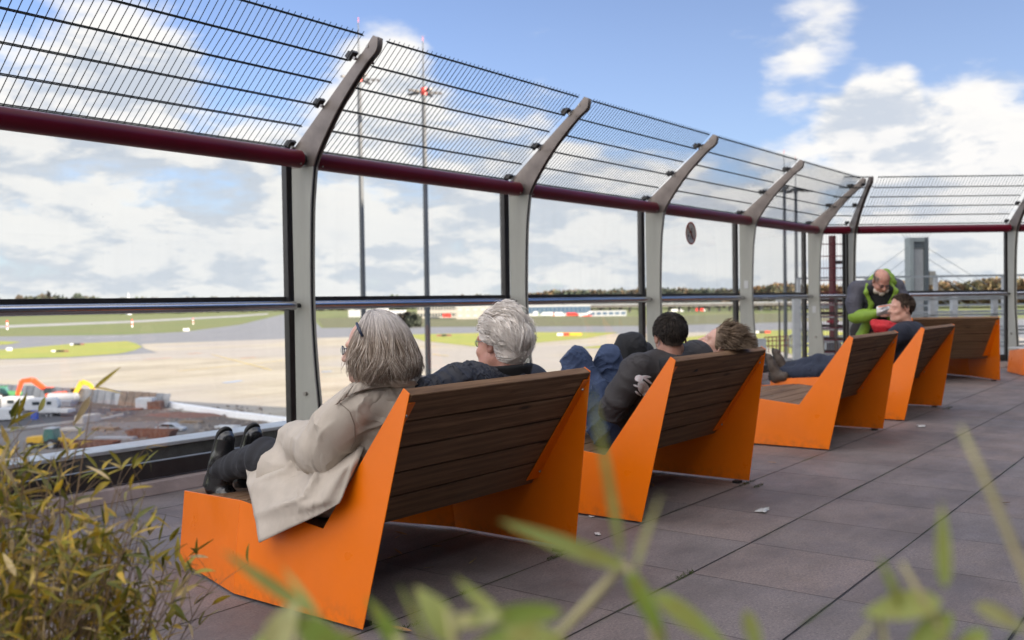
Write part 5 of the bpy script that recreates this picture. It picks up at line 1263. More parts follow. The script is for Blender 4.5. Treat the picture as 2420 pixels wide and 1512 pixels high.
# ================= dark-jacketed young person on the second bench =================
def dark_youth():
    hc = onx(1583, 797, 5.02); fr = Frame(hc, nz(AWY * .93 + LFT * .10 + np.array([0, 0, -.10])), (0, 0, 1)); sc = 1.12
    nb = hc + np.array([-.03, -.02, -.16]); cx = nb[0]; sy = nb[1]
    shl = onx(1508, 872, 4.80); shr = np.array([5.26, sy - .03, .885]); ell = onx(1448, 962, 4.74); wrl = onx(1490, 985, 4.95)
    hip = {-1: np.array([4.93, 3.02, .48]), 1: np.array([5.13, 3.02, .48])}
    kl = onx(1364, 851, 4.88); kr = onx(1438, 847, 5.06); fl_ = np.array([4.84, 3.42, .46]); frr = np.array([5.04, 3.40, .46])
    B = SDF(.04); B.cap((5.03, 3.0, .50), (cx, sy + .1, .76), .14, .14).cap(shl + (.06, 0, -.02), shr - (.06, 0, .02), .045).cap((cx, sy + .06, .83), nb, .06, .052)
    for h_, k_, f_ in ((hip[-1], kl, fl_), (hip[1], kr, frr)): B.chain([h_, k_, f_], [.08, .055, .04])
    B.chain([shl + (.03, 0, -.02), ell, wrl], [.038, .034, .03])
    H = head_sdf(fr, sc, nb, .052, .95)
    body = merge('person', [B.mesh(.014), H.mesh(.006)], SKIN_D)
    ppl('person with short black hair, charcoal jacket with white rabbit, blue jeans knees drawn up', body, 'people on the terrace')
    T = SDF(.04)
    for h_, k_, f_ in ((hip[-1], kl, fl_), (hip[1], kr, frr)): T.chain([h_, (np.array(h_) + k_) / 2 + (0, .01, 0), k_, f_], [.118, .098, .072, .066])
    T.cap(hip[-1], hip[1], .13); T.fn(creases(.014, 70, (0, .4, .9), 21)); T.fn(creases(.016, 60, (.5, .6, -.5), 22))
    grow('jeans', T, .010, cloth('blue_denim', (.020, .036, .085), .85, fold=.007, fscale=10, weave=.0006, col2=(.036, .058, .12), var=.3), body)
    for q in (fl_, frr): boot('shoe', q + (0, -.04, -.075), q + (0, .24, -.075), (0, 0, 1), .045, M_LEATHER, body, .008)
    mj = cloth('charcoal_jacket', (.034, .030, .031), .78, fold=.009, fscale=8, var=.15, stretch=(1.3, .7, 1))
    J = SDF(.05)
    J.cap((5.03, 3.0, .46), (cx + .02, sy + .10, .74), .175, .18); J.cap(shl + (.03, 0, -.01), shr, .096, .09, .08); J.cap((cx, sy + .03, .83), nb + (0, 0, .01), .12, .075)
    J.chain([shl, (shl + ell) / 2 + (-.01, -.01, .01), ell], [.094, .084, .078], .02); J.chain([ell, (ell + wrl) / 2, wrl], [.074, .068, .060], .02)
    J.chain([shr, (5.32, 2.95, .66), (5.2, 3.12, .60)], [.09, .075, .06])
    J.fn(creases(.024, 66, (.3, .5, -.75), 31, ball(ell, .25, .8), 2.6)); J.fn(creases(.014, 44, (.1, .5, -.8), 33)); J.fn(creases(.018, 90, (.6, .6, .1), 34, ball((ell + wrl) / 2, .16, .7)))
    J.fn(lambda d, X, Y, Z: np.maximum(d, -((Y - 2.906) * .82 + (Z - .355) * .57) + .006))
    jk = grow('jacket', J, .0095, mj, body)
    C_ = SDF(.01); C_.cap(nb + (-.06, -.03, .00), nb + (.07, -.05, .00), .088, .085, .05); C_.cut(nb + (0, 0, .045), (0, 0, 1)); C_.cut(nb + (0, 0, -.04), (0, 0, -1))
    grow('collar', C_, .008, cloth('black_collar_soft', (.008, .008, .01), .8), jk)
    V = MB(); V.lathe(nb + (0.0, .0, .047), [(.062, -.006), (.066, .0), (.062, .008)], 24); V.build('shirt_collar', mat('pale_shirt', (.55, .50, .52), .8, var=.3, vscale=60), body, smooth=True)
    # white rabbit patch on the upper sleeve: ears, head, body, paws, tail
    ctr = onx(1521, 908, 4.80); nn = nz(-np.array([ctr[0], ctr[1], ctr[2] - EYE])); nn = nz(nn + np.array([-.3, -.0, .1])); ux = nz(np.cross((0, 0, 1), nn)); uy = np.cross(nn, ux)
    rb = MB(); S_ = .00262; bv = bvh_of(jk)
    def blobp(pts):
        cx0 = sum(q[0] for q in pts) / len(pts); cy0 = sum(q[1] for q in pts) / len(pts); V = []
        for k_ in (0, .35, .7, 1):
            for x, y in pts: V.append(drop(bv, ctr + ux * ((cx0 + (x - cx0) * k_) * S_) + uy * ((cy0 + (y - cy0) * k_) * S_), nn, .005))
        m_ = len(pts); rb.add(V, [(k_ * m_ + i, k_ * m_ + (i + 1) % m_, (k_ + 1) * m_ + (i + 1) % m_, (k_ + 1) * m_ + i) for k_ in range(3) for i in range(m_)])
    def ellp(x0, y0, a, b_, r_): return [(x0 + a * math.cos(t) * math.cos(r_) - b_ * math.sin(t) * math.sin(r_), y0 + a * math.cos(t) * math.sin(r_) + b_ * math.sin(t) * math.cos(r_)) for t in np.linspace(0, 2 * math.pi, 21)[:-1]]
    for e in (ellp(1, -10, 11, 17, .25), ellp(-7, 11, 8.5, 7, .3), ellp(7, 15, 10, 2.6, .02), ellp(9, 8, 11, 2.6, -.65), ellp(-13, -5, 6, 2.0, -.3), ellp(-12, -20, 5, 2.2, -.9), ellp(8, -25, 6, 3.0, -.4)): blobp(e)
    mrab = mat('rabbit_patch', (.80, .82, .84), .8, col2=(.76, .66, .68), vscale=75, detail=0)
    ro = rb.build('rabbit_emblem', mrab, jk); ro.modifiers.new('thick', 'SOLIDIFY').thickness = .003
    # short dark hair
    hair_short(body, fr, sc, hair_mat('black_hair', (.009, .007, .006), (.022, .016, .012), (.065, .048, .038), .55), 4200, .034, nape=-.085, seed=3, top_up=.45, r0=.0026)
def hair_short(body, fr, sc, hm, N, ln, nape=-.07, seed=0, thick=.012, front=.55, top_up=.5, r0=.0032, bald=False):
    rs = np.random.RandomState(seed)
    u = rs.randn(N * 3, 3); u /= np.linalg.norm(u, axis=1)[:, None]
    z = u[:, 2] * .088 + .033
    ok = (u[:, 1] < front + .30 * u[:, 2]) & (z > nape + .04 * np.clip(u[:, 1] + .5, 0, 2)) & ~((np.abs(u[:, 0]) > .66) & (u[:, 1] > -.42) & (z < .020))
    if bald: ok &= (u[:, 2] < .45) & ((np.abs(u[:, 0]) > .5) | (u[:, 1] < -.2))
    u = u[ok][:N]; N = len(u); root = u * np.array([.077, .099, .086]) + np.array([0, -.012, .034]); K_ = 6
    flow = np.stack([u[:, 0] * .2, -.25 + .9 * (u[:, 2] > .5), -.9 + .3 * u[:, 2]], -1) + rs.randn(N, 3) * .18; P = []; p = root.copy()
    l_ = ln * rs.uniform(.6, 1.2, N) * np.where(z[ok][:N] < -.02, .8, 1)
    for k in range(K_):
        P.append(p.copy()); d = flow - u * (flow * u).sum(1)[:, None]; d /= np.linalg.norm(d, axis=1)[:, None]
        p = p + (d + u * (top_up * (1 - k / K_))) * (l_ / K_)[:, None]
    W = (np.stack(P, 1) * sc) @ fr.M.T + fr.c; parts = [strands(W, r0, .3, 3, seed)]
    if not bald:
        C_ = SDF(.015); C_.ell(fr(0, -.016 * sc, .038 * sc), (np.array([.074, .095, .084]) + thick * .15) * sc, fr.M); C_.ell(fr(0, -.060 * sc, -.02 * sc), np.array([.052, .034, .050]) * sc, fr.M, .03)
        C_.cut(fr(0, .052 * sc, .06 * sc), fr.d(0, 1, -.50)); C_.cut(fr(0, -.05 * sc, nape * sc), fr.d(0, .55, -1)); C_.cut(fr(0, .012 * sc, .02 * sc), fr.d(0, 1, -1.3))
        parts.append(C_.mesh(.006))
    merge('hair', parts, hm, body)
dark_youth()
# ================= woman lying back with her head on the bench top =================
def lying_woman():
    hc = onx(1697, 818, 5.56); fwd = nz(LFT * .80 + AWY * .12 + np.array([0, 0, .50])); fr = Frame(hc, fwd, nz(np.array([.30, -.60, .62]))); sc = 1.08
    nb = hc + np.array([-.02, .13, -.10]); cx = 5.60
    hip = {-1: np.array([cx - .09, 3.16, .47]), 1: np.array([cx + .09, 3.16, .47])}
    k1 = onx(1490, 822, 5.50); k2 = k1 + np.array([.20, .06, -.06]); f1 = np.array([5.48, 3.72, .45]); f2 = np.array([5.68, 3.76, .45])
    B = SDF(.04); B.cap((cx, 3.12, .50), (cx, 2.92, .70), .14, .14).cap((cx - .12, 2.82, .78), (cx + .12, 2.82, .78), .05).cap((cx, 2.86, .78), nb, .09, .05)
    for h_, k_, f_ in ((hip[-1], k1, f1), (hip[1], k2, f2)): B.chain([h_, k_, f_], [.08, .055, .04])
    H = head_sdf(fr, sc, nb, .048, .92)
    body = merge('person', [B.mesh(.014), H.mesh(.006)], SKIN_F)
    ppl('person with tousled brown hair lying back, face to the sky, in black trousers', body, 'people on the terrace')
    T = SDF(.04)
    for h_, k_, f_ in ((hip[-1], k1, f1), (hip[1], k2, f2)): T.chain([h_, (h_ + k_) / 2, k_, f_], [.125, .118, .100, .07])
    T.cap(hip[-1], hip[1], .13); T.fn(folds(.009, 48, (.6, -.5, .1), 41)); grow('trousers', T, .010, cloth('black_trousers', (.010, .010, .012), fold=.005), body)
    for q in (f1, f2): boot('shoe', q + (0, -.04, -.07), q + (0, .23, -.07), (0, 0, 1), .042, M_LEATHER, body, .008)
    J = SDF(.05); J.cap((cx, 3.08, .50), (cx, 2.88, .72), .165, .165); J.cap((cx - .16, 2.79, .80), (cx + .16, 2.79, .80), .085, .085, .07)
    J.chain([(cx - .19, 2.80, .80), (cx - .24, 3.02, .62), (cx - .06, 3.14, .62)], [.08, .07, .06]); J.chain([(cx + .19, 2.80, .80), (cx + .24, 3.02, .62), (cx + .06, 3.14, .62)], [.08, .07, .06])
    J.fn(folds(.007, 40, (.2, .5, -.8), 44)); J.fn(lambda d, X, Y, Z: np.maximum(d, -((Y - 2.906) * .82 + (Z - .355) * .57) + .006)); grow('jacket', J, .012, cloth('dark_grey_jacket', (.03, .03, .034)), body)
    hm = hair_mat('brown_hair', (.075, .048, .030), (.19, .13, .085), (.34, .25, .17)); rs = np.random.RandomState(5)
    N = 3400; u = rs.randn(N * 3, 3); u /= np.linalg.norm(u, axis=1)[:, None]; u = u[(u[:, 1] < .48 + .32 * u[:, 2]) & (u[:, 2] > -.75)][:N]; N = len(u); K_ = 9
    p = u * np.array([.077, .099, .086]) + [0, -.012, .034]; P = []; cl = np.sin(np.round(u * 4) @ np.array([12.9, 78.2, 37.7])); g_ = fr.M.T @ np.array([.35, -.15, -1.0])
    for k in range(K_):
        P.append(p.copy()); t = k / K_; fl = np.tile(np.array([0, -.9, .25]) + g_ * .7 * t, (N, 1)) + np.stack([.5 * cl, .4 * np.cos(cl * 9), .4 * np.sin(cl * 7)], -1) + rs.randn(N, 3) * .25
        fl /= np.linalg.norm(fl, axis=1)[:, None]; p = p + (fl + u * (.9 - .3 * t)) * (.070 / K_)
    W = (np.stack(P, 1) * sc) @ fr.M.T + fr.c; W[:, :, 2] = np.maximum(W[:, :, 2], .93)
    C_ = SDF(.015); C_.ell(fr(0, -.016 * sc, .038 * sc), np.array([.082, .100, .090]) * sc, fr.M); C_.cut(fr(0, .05 * sc, .05 * sc), fr.d(0, 1, -.45))
    merge('hair', [C_.mesh(.007), strands(W, .0020, .3, 3, 2)], hm, body)
lying_woman()
# ================= young man in navy, legs stretched =================
def navy_youth():
    hc = onx(2129, 729, 10.30); fr = Frame(hc, nz(LFT * .97 + AWY * -.12 + np.array([0, 0, .02]))); sc = 1.20
    nb = onx(2141, 778, 10.30); cx = 10.28
    hip = {-1: np.array([cx - .10, 3.08, .48]), 1: np.array([cx + .10, 3.08, .48])}; k1 = onx(1932, 858, 10.15); k2 = onx(1925, 880, 10.05)
    a1 = onx(1862, 872, 10.2); a2 = onx(1852, 884, 10.1)
    B = SDF(.05); B.cap((cx, 3.05, .52), (cx, nb[1] - .02, .78), .15, .15).cap((cx - .12, nb[1] - .02, .84), (cx + .12, nb[1] - .04, .84), .05).cap((cx, nb[1], .82), nb, .06, .055)
    for h_, k_, f_ in ((hip[-1], k1, a1), (hip[1], k2, a2)): B.chain([h_, k_, f_], [.08, .055, .042])
    H = head_sdf(fr, sc, nb, .055, .97, 1.0, 1.1); body = merge('person', [B.mesh(.018), H.mesh(.008)], SKIN_Y)
    ppl('young man in navy coat with short brown hair, seen in profile with stretched jeans legs', body, 'people on the terrace')
    T = SDF(.04)
    for h_, k_, f_ in ((hip[-1], k1, a1), (hip[1], k2, a2)): T.chain([h_, k_, f_], [.125, .095, .075])
    T.fn(folds(.008, 40, (0, 1, .2), 51)); grow('jeans', T, .014, cloth('navy_denim', (.016, .022, .042), fold=.005), body)
    mb_ = mat('brown_shoe', (.06, .042, .03), .6, var=.3, vscale=20)
    for q, dx in ((a1, -.02), (a2, -.10)): boot('shoe', q + (dx, .09, -.07), q + (dx - .02, .16, .22), (0, -1, .15), .055, mb_, body, .010)
    mj = cloth('navy_coat', (.011, .014, .028), .85); J = SDF(.06)
    J.cap((cx, 3.02, .50), (cx, nb[1], .76), .20, .195); J.cap((cx - .17, nb[1] - .02, .865), (cx + .17, nb[1] - .04, .865), .095, .095, .08); J.cap((cx, nb[1], .86), nb - (0, 0, .01), .12, .085)
    J.chain([(cx - .22, nb[1] - .01, .85), (cx - .27, 2.98, .64), (cx - .10, 3.2, .66)], [.095, .082, .068]); J.chain([(cx + .2, nb[1] - .01, .85), (cx + .27, 3.0, .64), (cx + .1, 3.22, .66)], [.095, .082, .068])
    J.fn(folds(.008, 30, (.2, .4, -.8), 52)); J.fn(lambda d, X, Y, Z: np.maximum(d, -((Y - 2.916) * .82 + (Z - .355) * .57) + .006)); grow('coat', J, .014, mj, body)
    Hd = SDF(.004); q = np.array([cx + .02, 3.27, .70])
    MB().lathe(nb + (0, -.01, .035), [(.070, -.02), (.074, 0), (.068, .016)], 20, (0, .2, 1)).build('scarf', mat('red_white_scarf', (.5, .08, .08), .8, col2=(.75, .72, .7), vscale=70, detail=1), body, smooth=True)
    hair_short(body, fr, sc, hair_mat('brown_short_hair', (.035, .022, .015), (.075, .050, .034), (.15, .105, .075)), 2000, .030, nape=-.085, seed=6, front=.50, top_up=.6, r0=.003, thick=.008)
navy_youth()
# ================= bending man in grey and lime jacket =================
def green_man():
    X = 11.55; hc = onx(2082, 664, X); k = 1.14
    fr = Frame(hc, nz(-AWY * .72 + LFT * -.08 + np.array([0, 0, -.62])), nz(-AWY * .55 + np.array([0, 0, .85]))); sc = 1.14
    A = AWY; Rr = -LFT     # away from the camera, and to the right of the picture
    P = lambda r, a, z: hc + Rr * r + A * a + np.array([0, 0, z])
    nb = P(.02, .16, -.06); 
    shl, shr = P(-.20, .22, -.10), P(.25, .24, -.08); el_l, el_r = P(-.26, .12, -.40), P(.30, .10, -.36); wl, wr = P(-.085, -.08, -.375), P(.05, -.08, -.375)
    hipc = P(.03, .42, -.60); hz = hipc[2]
    B = SDF(.05); B.cap(hipc, P(.02, .28, -.25), .16, .17).cap(shl, shr, .08).cap(P(.02, .26, -.15), nb, .1, .06)
    legs = {}
    for s in (-1, 1):
        h_ = hipc + Rr * s * .11; kn = h_ + np.array([0, 0, -.42]) - A * .06; an = np.array([kn[0], kn[1], .10]) + A * .08; legs[s] = (h_, kn, an); B.chain([h_, kn, an], [.1, .065, .05])
    B.chain([shl, el_l, wl], [.055, .045, .032]); B.chain([shr, el_r, wr], [.055, .045, .032])
    H = head_sdf(fr, sc, nb, .062, 1.05, 1.05)
    hs = SDF(.005)
    for s, w_ in ((-1, wl), (1, wr)):
        c_ = w_ + Rr * (-s) * .0 ; inn = -s
        tips = [(c_ + Rr * inn * .03 + np.array([0, 0, .030 - i * .020]) - A * .075, c_ + Rr * inn * .065 + np.array([0, 0, .026 - i * .019]) - A * .085, c_ + Rr * inn * .088 + np.array([0, 0, .022 - i * .017]) - A * (.070 - .004 * i)) for i in range(4)]
        hand(hs, c_, tips, .08, [c_ + Rr * inn * .02 + np.array([0, 0, .045]) - A * .03, c_ + Rr * inn * .05 + np.array([0, 0, .058]) - A * .045, c_ + Rr * inn * .072 + np.array([0, 0, .055]) - A * .055], .0105)
    body = merge('person', [B.mesh(.018), H.mesh(.008), hs.mesh(.0055)], SKIN_OLD)
    ppl('bald bearded man in slate and lime jacket bending over a foil packet', body, 'people on the terrace')
    mg = cloth('lime_shell', (.19, .31, .028), .6, fold=.006); md_ = cloth('slate_shell', (.060, .058, .075), .7, fold=.006); mk = cloth('black_fleece', (.010, .010, .011), .9)
    J = SDF(.06); J.cap(P(.03, .40, -.50), P(.02, .27, -.20), .185, .20); J.cap(shl, shr, .11, .11, .09); J.fn(creases(.016, 36, (.2, .4, -.8), 61))
    J.chain([shl, (shl + el_l) / 2 + Rr * -.03, el_l], [.10, .092, .082], .04); J.chain([shr, (shr + el_r) / 2 + Rr * .03, el_r], [.105, .095, .084], .04)
    jk = grow('jacket', J, .014, md_, body)
    G1 = SDF(.03)                    # lime front edges, hood and forearms
    G1.chain([el_l - (0, 0, .01), (el_l + wl) / 2 + (0, 0, -.015), wl + A * .02], [.086, .074, .05]); G1.chain([el_r, (el_r + wr) / 2, wr + A * .03], [.084, .072, .05]); G1.fn(creases(.006, 70, Rr, 62))
    grow('lime_sleeve', G1, .012, mg, jk)
    G2 = SDF(.03)
    G2.chain([P(-.13, .10, -.03), P(-.17, .03, -.13), P(-.10, .05, -.27), P(-.11, .12, -.42), P(-.15, .22, -.66), P(-.14, .27, -.80)], [.016, .022, .026, .042, .07, .06]); G2.chain([P(.15, .10, -.03), P(.19, .04, -.12), P(.12, .06, -.27), P(.13, .14, -.44), P(.16, .24, -.68)], [.018, .024, .026, .042, .065])
    grow('lime_lapel', G2, .012, mg, jk)
    G3 = SDF(.04); G3.chain([P(-.10, .20, -.02), P(.04, .25, .03), P(.13, .20, .06), P(.19, .14, -.02)], [.03, .06, .075, .05]); G3.fn(folds(.010, 45, (.3, .5, .7), 63)); grow('hood', G3, .012, mg, jk)
    G4 = SDF(.04); G4.cap(P(.01, .10, -.10), P(.01, .18, -.42), .115, .13); G4.cap(P(-.12, .07, -.10), P(.12, .07, -.10), .05); grow('fleece', G4, .014, mk, body)
    MB().box(P(.012, .055, -.27), (.012, .012, .05)).build('zip_pull', M_BOLT, body)
    T = SDF(.05)
    for s in (-1, 1): T.chain(legs[s], [.13, .095, .08])
    T.cap(hipc - Rr * .08, hipc + Rr * .08, .15); grow('trousers', T, .018, cloth('brown_trousers', (.03, .025, .022)), body)
    for s in (-1, 1):
        an = legs[s][2]; boot('shoe', an + A * .05 - (0, 0, .088), an - A * .25 - (0, 0, .088), (0, 0, 1), .055, M_LEATHER, body, .010)
    # grey stubble, short beard, fringe of hair
    Bd = SDF(.01); Bd.cap(fr(-.045 * sc, .045 * sc, -.085 * sc), fr(.045 * sc, .045 * sc, -.085 * sc), .038 * sc); Bd.ell(fr(0, .082 * sc, -.098 * sc), np.array([.032, .024, .03]) * sc, fr.M); Bd.cut(fr(0, .07 * sc, -.070 * sc), fr.d(0, .25, 1))
    grow('beard', Bd, .007, mat('grey_beard', (.50, .43, .36), .9, var=.3, vscale=120, bump=.003, bscale=200), body)
    hair_short(body, fr, sc, hair_mat('grey_fringe', (.16, .13, .12), (.28, .24, .22), (.42, .38, .36)), 500, .02, nape=-.06, seed=8, bald=True, top_up=.2, r0=.003)
    glasses(body, fr, .106, .006, sc=sc)
    # foil packet held in both hands
    c = (wl + wr) / 2 - A * .09 + np.array([0, 0, .045]); V = []; F = []; nu_, nv_ = 14, 9; rs = np.random.RandomState(2)
    for side in (-1, 1):
        for i in range(nu_ + 1):
            for j in range(nv_ + 1):
                u, v = i / nu_ * 2 - 1, j / nv_ * 2 - 1; pf = (1 - abs(u) ** 3) * (1 - abs(v) ** 3); V.append(c + Rr * u * .105 + np.array([0, 0, 1]) * (v * .055 + u * .018) + A * side * (.030 * pf) + rs.randn(3) * .003 * pf)
    n1 = (nu_ + 1) * (nv_ + 1)
    for sd in (0, 1):
        for i in range(nu_):
            for j in range(nv_): a = sd * n1 + i * (nv_ + 1) + j; F.append((a, a + 1, a + nv_ + 2, a + nv_ + 1))
    pk = meshobj('foil_packet', V, F, mat('silver_foil', (.62, .60, .60), .32, .75, bump=.004, bscale=60), None, smooth=False); tag(pk, 'crumpled silver foil packet held by the bending man', 'packet')
    st = MB(); st.bar(c - Rr * .10 - A * .034 + np.array([0, 0, .030]), c + Rr * .10 - A * .034 + np.array([0, 0, .062]), .004, .012); st.build('orange_band', M_ORANGE, pk)
green_man()
# red bag on the young man's lap
rb = SDF(.03); c = onx(2090, 772, 10.62); rb.chain([c + LFT * .11 + (0, 0, .03), c, c - LFT * .10 + (0, 0, .01)], [.05, .065, .055]); rb.cap(c + LFT * .06 - (0, 0, .02), c - LFT * .02 - (0, 0, .09), .06, .07); rb.fn(folds(.012, 38, (.3, .3, .9), 71))
tag(grow('cloth_bag', rb, .011, cloth('red_cloth', (.50, .012, .02), .7, fold=.006)), 'bright red cloth bag in front of the young man in navy', 'bag')
# ------------------------------------------------------------------ bamboo in the planter in front of the camera
def leaf_mat(name, stops, trans=.25):
    m = bpy.data.materials.new(name); m.use_nodes = True; t = m.node_tree; G = NG(t); b = t.nodes['Principled BSDF']
    gm = G.n('ShaderNodeNewGeometry'); o = G.n('ShaderNodeTexCoord').outputs['Object']
    c = G.ramp(gm.outputs['Random Per Island'], stops)
    c = G.mix(G.mr(G.noise(o, 60, 3), .45, .7, 0, .5), c, (.33, .22, .04))
    t.links.new(c, b.inputs['Base Color']); b.inputs['Roughness'].default_value = .5
    tr = G.n('ShaderNodeBsdfTranslucent'); t.links.new(c, tr.inputs[0]); mx = G.n('ShaderNodeMixShader'); mx.inputs[0].default_value = trans
    t.links.new(b.outputs[0], mx.inputs[1]); t.links.new(tr.outputs[0], mx.inputs[2]); t.links.new(mx.outputs[0], t.nodes['Material Output'].inputs[0]); return m
M_LEAF = leaf_mat('bamboo_leaf', [(0, (.08, .10, .012)), (.22, (.17, .18, .02)), (.45, (.30, .27, .03)), (.62, (.46, .34, .03)), (.78, (.66, .42, .03)), (.9, (.62, .48, .2)), (1, (.60, .46, .28))])
M_LEAFG = leaf_mat('bamboo_leaf_green', [(0, (.24, .34, .05)), (.5, (.38, .44, .11)), (1, (.55, .54, .24))], .45)
M_CANE = mat('bamboo_cane', (.30, .20, .11), .55, col2=(.15, .095, .055), vscale=25)
M_CANEG = mat('bamboo_cane_green', (.36, .36, .14), .5, col2=(.46, .38, .2), vscale=18)
def leaf(b, base, dirv, length, width, up, bend=.25, n=6, twist=0.0):
    base = Vector(base); d = Vector(dirv).normalized(); u = Vector(up); u = (u - d * u.dot(d))
    if u.length < 1e-3: u = d.orthogonal()
    u.normalize(); s = d.cross(u); vs = []; fs = []
    for i in range(n + 1):
        t = i / n; w = width * .5 * (math.sin(math.pi * min(1, t ** .72 * 1.0)) ** .8 if 0 < t < 1 else 0.02)
        c = base + d * (length * t) - u * (bend * length * t * t); a = twist * t; sv = s * math.cos(a) + u * math.sin(a)
        fold = u * (w * .35)
        vs += [c - sv * w + fold, c, c + sv * w + fold]
    for i in range(n): a = i * 3; fs += [(a, a + 1, a + 4, a + 3), (a + 1, a + 2, a + 5, a + 4)]
    b.add(vs, fs)
def place(depth, lat, z): return Vector((F_.x * depth + R_.x * lat, F_.y * depth + R_.y * lat, z))
def bamboo(label, roots, heights, seed, lean, nleaf, leaf_len=(.034, .070), dry=.3):
    rs = random.Random(seed); t = empty('bamboo_plant', roots[0], 0, label, 'plant', 'bamboo clumps in the planter'); st = MB(); lf = MB(); O = Vector(roots[0])
    for r0, h in zip(roots, heights):
        p = Vector(r0) - O; d = Vector((rs.gauss(0, .10), rs.gauss(0, .10), 1)) + lean * rs.uniform(.1, 1.0); pts = [p.copy()]; n = 9
        bendv = (lean * rs.uniform(0, .5) + Vector((rs.gauss(0, .12), rs.gauss(0, .12), 0))) / n
        for i in range(n): d = (d + bendv).normalized(); p = p + d * (h / n); pts.append(p.copy())
        st.tube(pts, [.0019 - .0010 * i / n for i in range(n + 1)], 5)
        for k in range(int(nleaf * h * rs.uniform(.6, 1.3))):
            i = rs.uniform(2.2, n); i0 = min(int(i), n - 1); q = pts[i0].lerp(pts[i0 + 1], i - i0); dd = (pts[i0 + 1] - pts[i0]).normalized()
            a = rs.uniform(0, 6.28); side = Vector((math.cos(a), math.sin(a), rs.uniform(.0, .8))); br = (dd * .7 + side * .7).normalized(); L_ = rs.uniform(.02, .12); e = q + br * L_
            st.tube([q, (q + e) / 2 + Vector((0, 0, .004)), e], [.0008, .0007, .0005], 4)
            for m_ in range(rs.choice((1, 2, 2, 3))):
                v = (br * .8 + Vector((rs.gauss(0, .5), rs.gauss(0, .5), rs.gauss(-.15, .55)))).normalized()
                leaf(lf, e, v, rs.uniform(*leaf_len), rs.uniform(.0065, .0125), (rs.gauss(0, .6), rs.gauss(0, .6), 1), rs.uniform(.0, .5), 5, rs.gauss(0, .7))
    st.build('stem', M_CANE, t, smooth=True); lf.build('foliage', M_LEAF, t, smooth=True)
rs = random.Random(77)
def spread(n, d0, d1, l0, l1, h0, h1):
    P = [place(rs.uniform(d0, d1), rs.uniform(l0, l1), .36) for _ in range(n)]; return P, [rs.uniform(h0, h1) for _ in range(n)]
P, Hh_ = spread(78, 1.75, 2.15, -1.17, -.88, .30, .50); bamboo('yellowing bamboo clump filling the lower left corner', P, Hh_, 1, R_ * .22, 19)
P, Hh_ = spread(34, 1.80, 2.2, -1.0, -.80, .20, .38); bamboo('shorter bamboo clump leaning toward the nearest bench', P, Hh_, 2, R_ * .34, 18)
P, Hh_ = spread(34, 1.8, 2.1, -1.18, -.98, .50, .62); bamboo('taller bamboo clump at the left picture edge', P, Hh_, 3, R_ * .1, 18)
# one tall cane with a split tip
tb_ = empty('bamboo_plant', place(1.95, -.90, .36), 0, 'single tall bamboo cane rising before the building site', 'plant', 'bamboo clumps in the planter'); O = place(1.95, -.90, .36)
def px_at(px, py, depth): d = ray(px, py); return d * (depth / 2268.67)  + Vector((0, 0, EYE))
cp_ = [O - O, px_at(130, 1420, 1.95) - O, px_at(160, 1270, 1.95) - O, px_at(183, 1160, 1.95) - O, px_at(200, 1050, 1.95) - O, px_at(220, 920, 1.95) - O]
s_ = MB().tube(cp_, [.0026, .0023, .0021, .0018, .0014, .0008], 6)
l_ = MB()
for a, c, w_ in (((220, 920), (283, 867), .008), ((220, 915), (290, 925), .007), ((213, 935), (173, 1010), .013)): A = px_at(*a, 1.95) - O; Bv = px_at(*c, 1.95) - O; leaf(l_, A, Bv - A, (Bv - A).length, w_, (0, -1, .6), .12, 7)
for a, c in (((190, 1085), (118, 1115)), ((176, 1180), (235, 1135))): A = px_at(*a, 1.95) - O; Bv = px_at(*c, 1.95) - O; s_.tube([A, Bv], [.0010, .0006], 4); leaf(l_, Bv, (Bv - A), .05, .008, (0, -.4, 1), .2)
s_.build('stem', M_CANE, tb_, smooth=True); l_.build('foliage', M_LEAF, tb_, smooth=True)
# out-of-focus shoots close to the lens
def near_shoot(label, stems, leaves, root, seed=0):
    O = Vector(root); t = empty('bamboo_plant', O, 0, label, 'plant', 'green bamboo shoots close to the camera'); s = MB(); l = MB()
    for pts, r in stems:
        P = [px_at(*q) - O for q in pts]; s.tube(P + ([Vector((P[-1].x * .3, P[-1].y * .3, 0))]), [r * .6] + [r] * (len(P)), 6)
    for a, c, w_, bd in leaves:
        A = px_at(*a) - O; Bv = px_at(*c) - O; v = Bv - A; view = (px_at(*a) - Vector((0, 0, EYE))).normalized()
        leaf(l, A, v, v.length, w_, -view + Vector((0, 0, .5)), bd, 9, .3)
    s.build('stem', M_CANEG, t, smooth=True); l.build('foliage', M_LEAFG, t, smooth=True)
near_shoot('blurred green bamboo shoot in the bottom middle with long arching blades', [(((1475, 1330, .62), (1390, 1425, .62), (1290, 1530, .62)), .0034), (((1475, 1330, .62), (1530, 1430, .62), (1560, 1560, .62)), .0032)],
           [((1490, 1345, .62), (1165, 1238, .60), .012, -.08), ((1470, 1325, .60), (1405, 930, .52), .0055, .06), ((1500, 1350, .60), (1545, 1180, .55), .005, .1), ((1480, 1340, .62), (1580, 1530, .6), .012, .05), ((1540, 1400, .6), (1740, 1540, .58), .014, .10), ((1330, 1445, .58), (1100, 1475, .56), .013, -.1), ((1760, 1440, .6), (1800, 1560, .6), .010, .05)], place(.55, .08, .36))
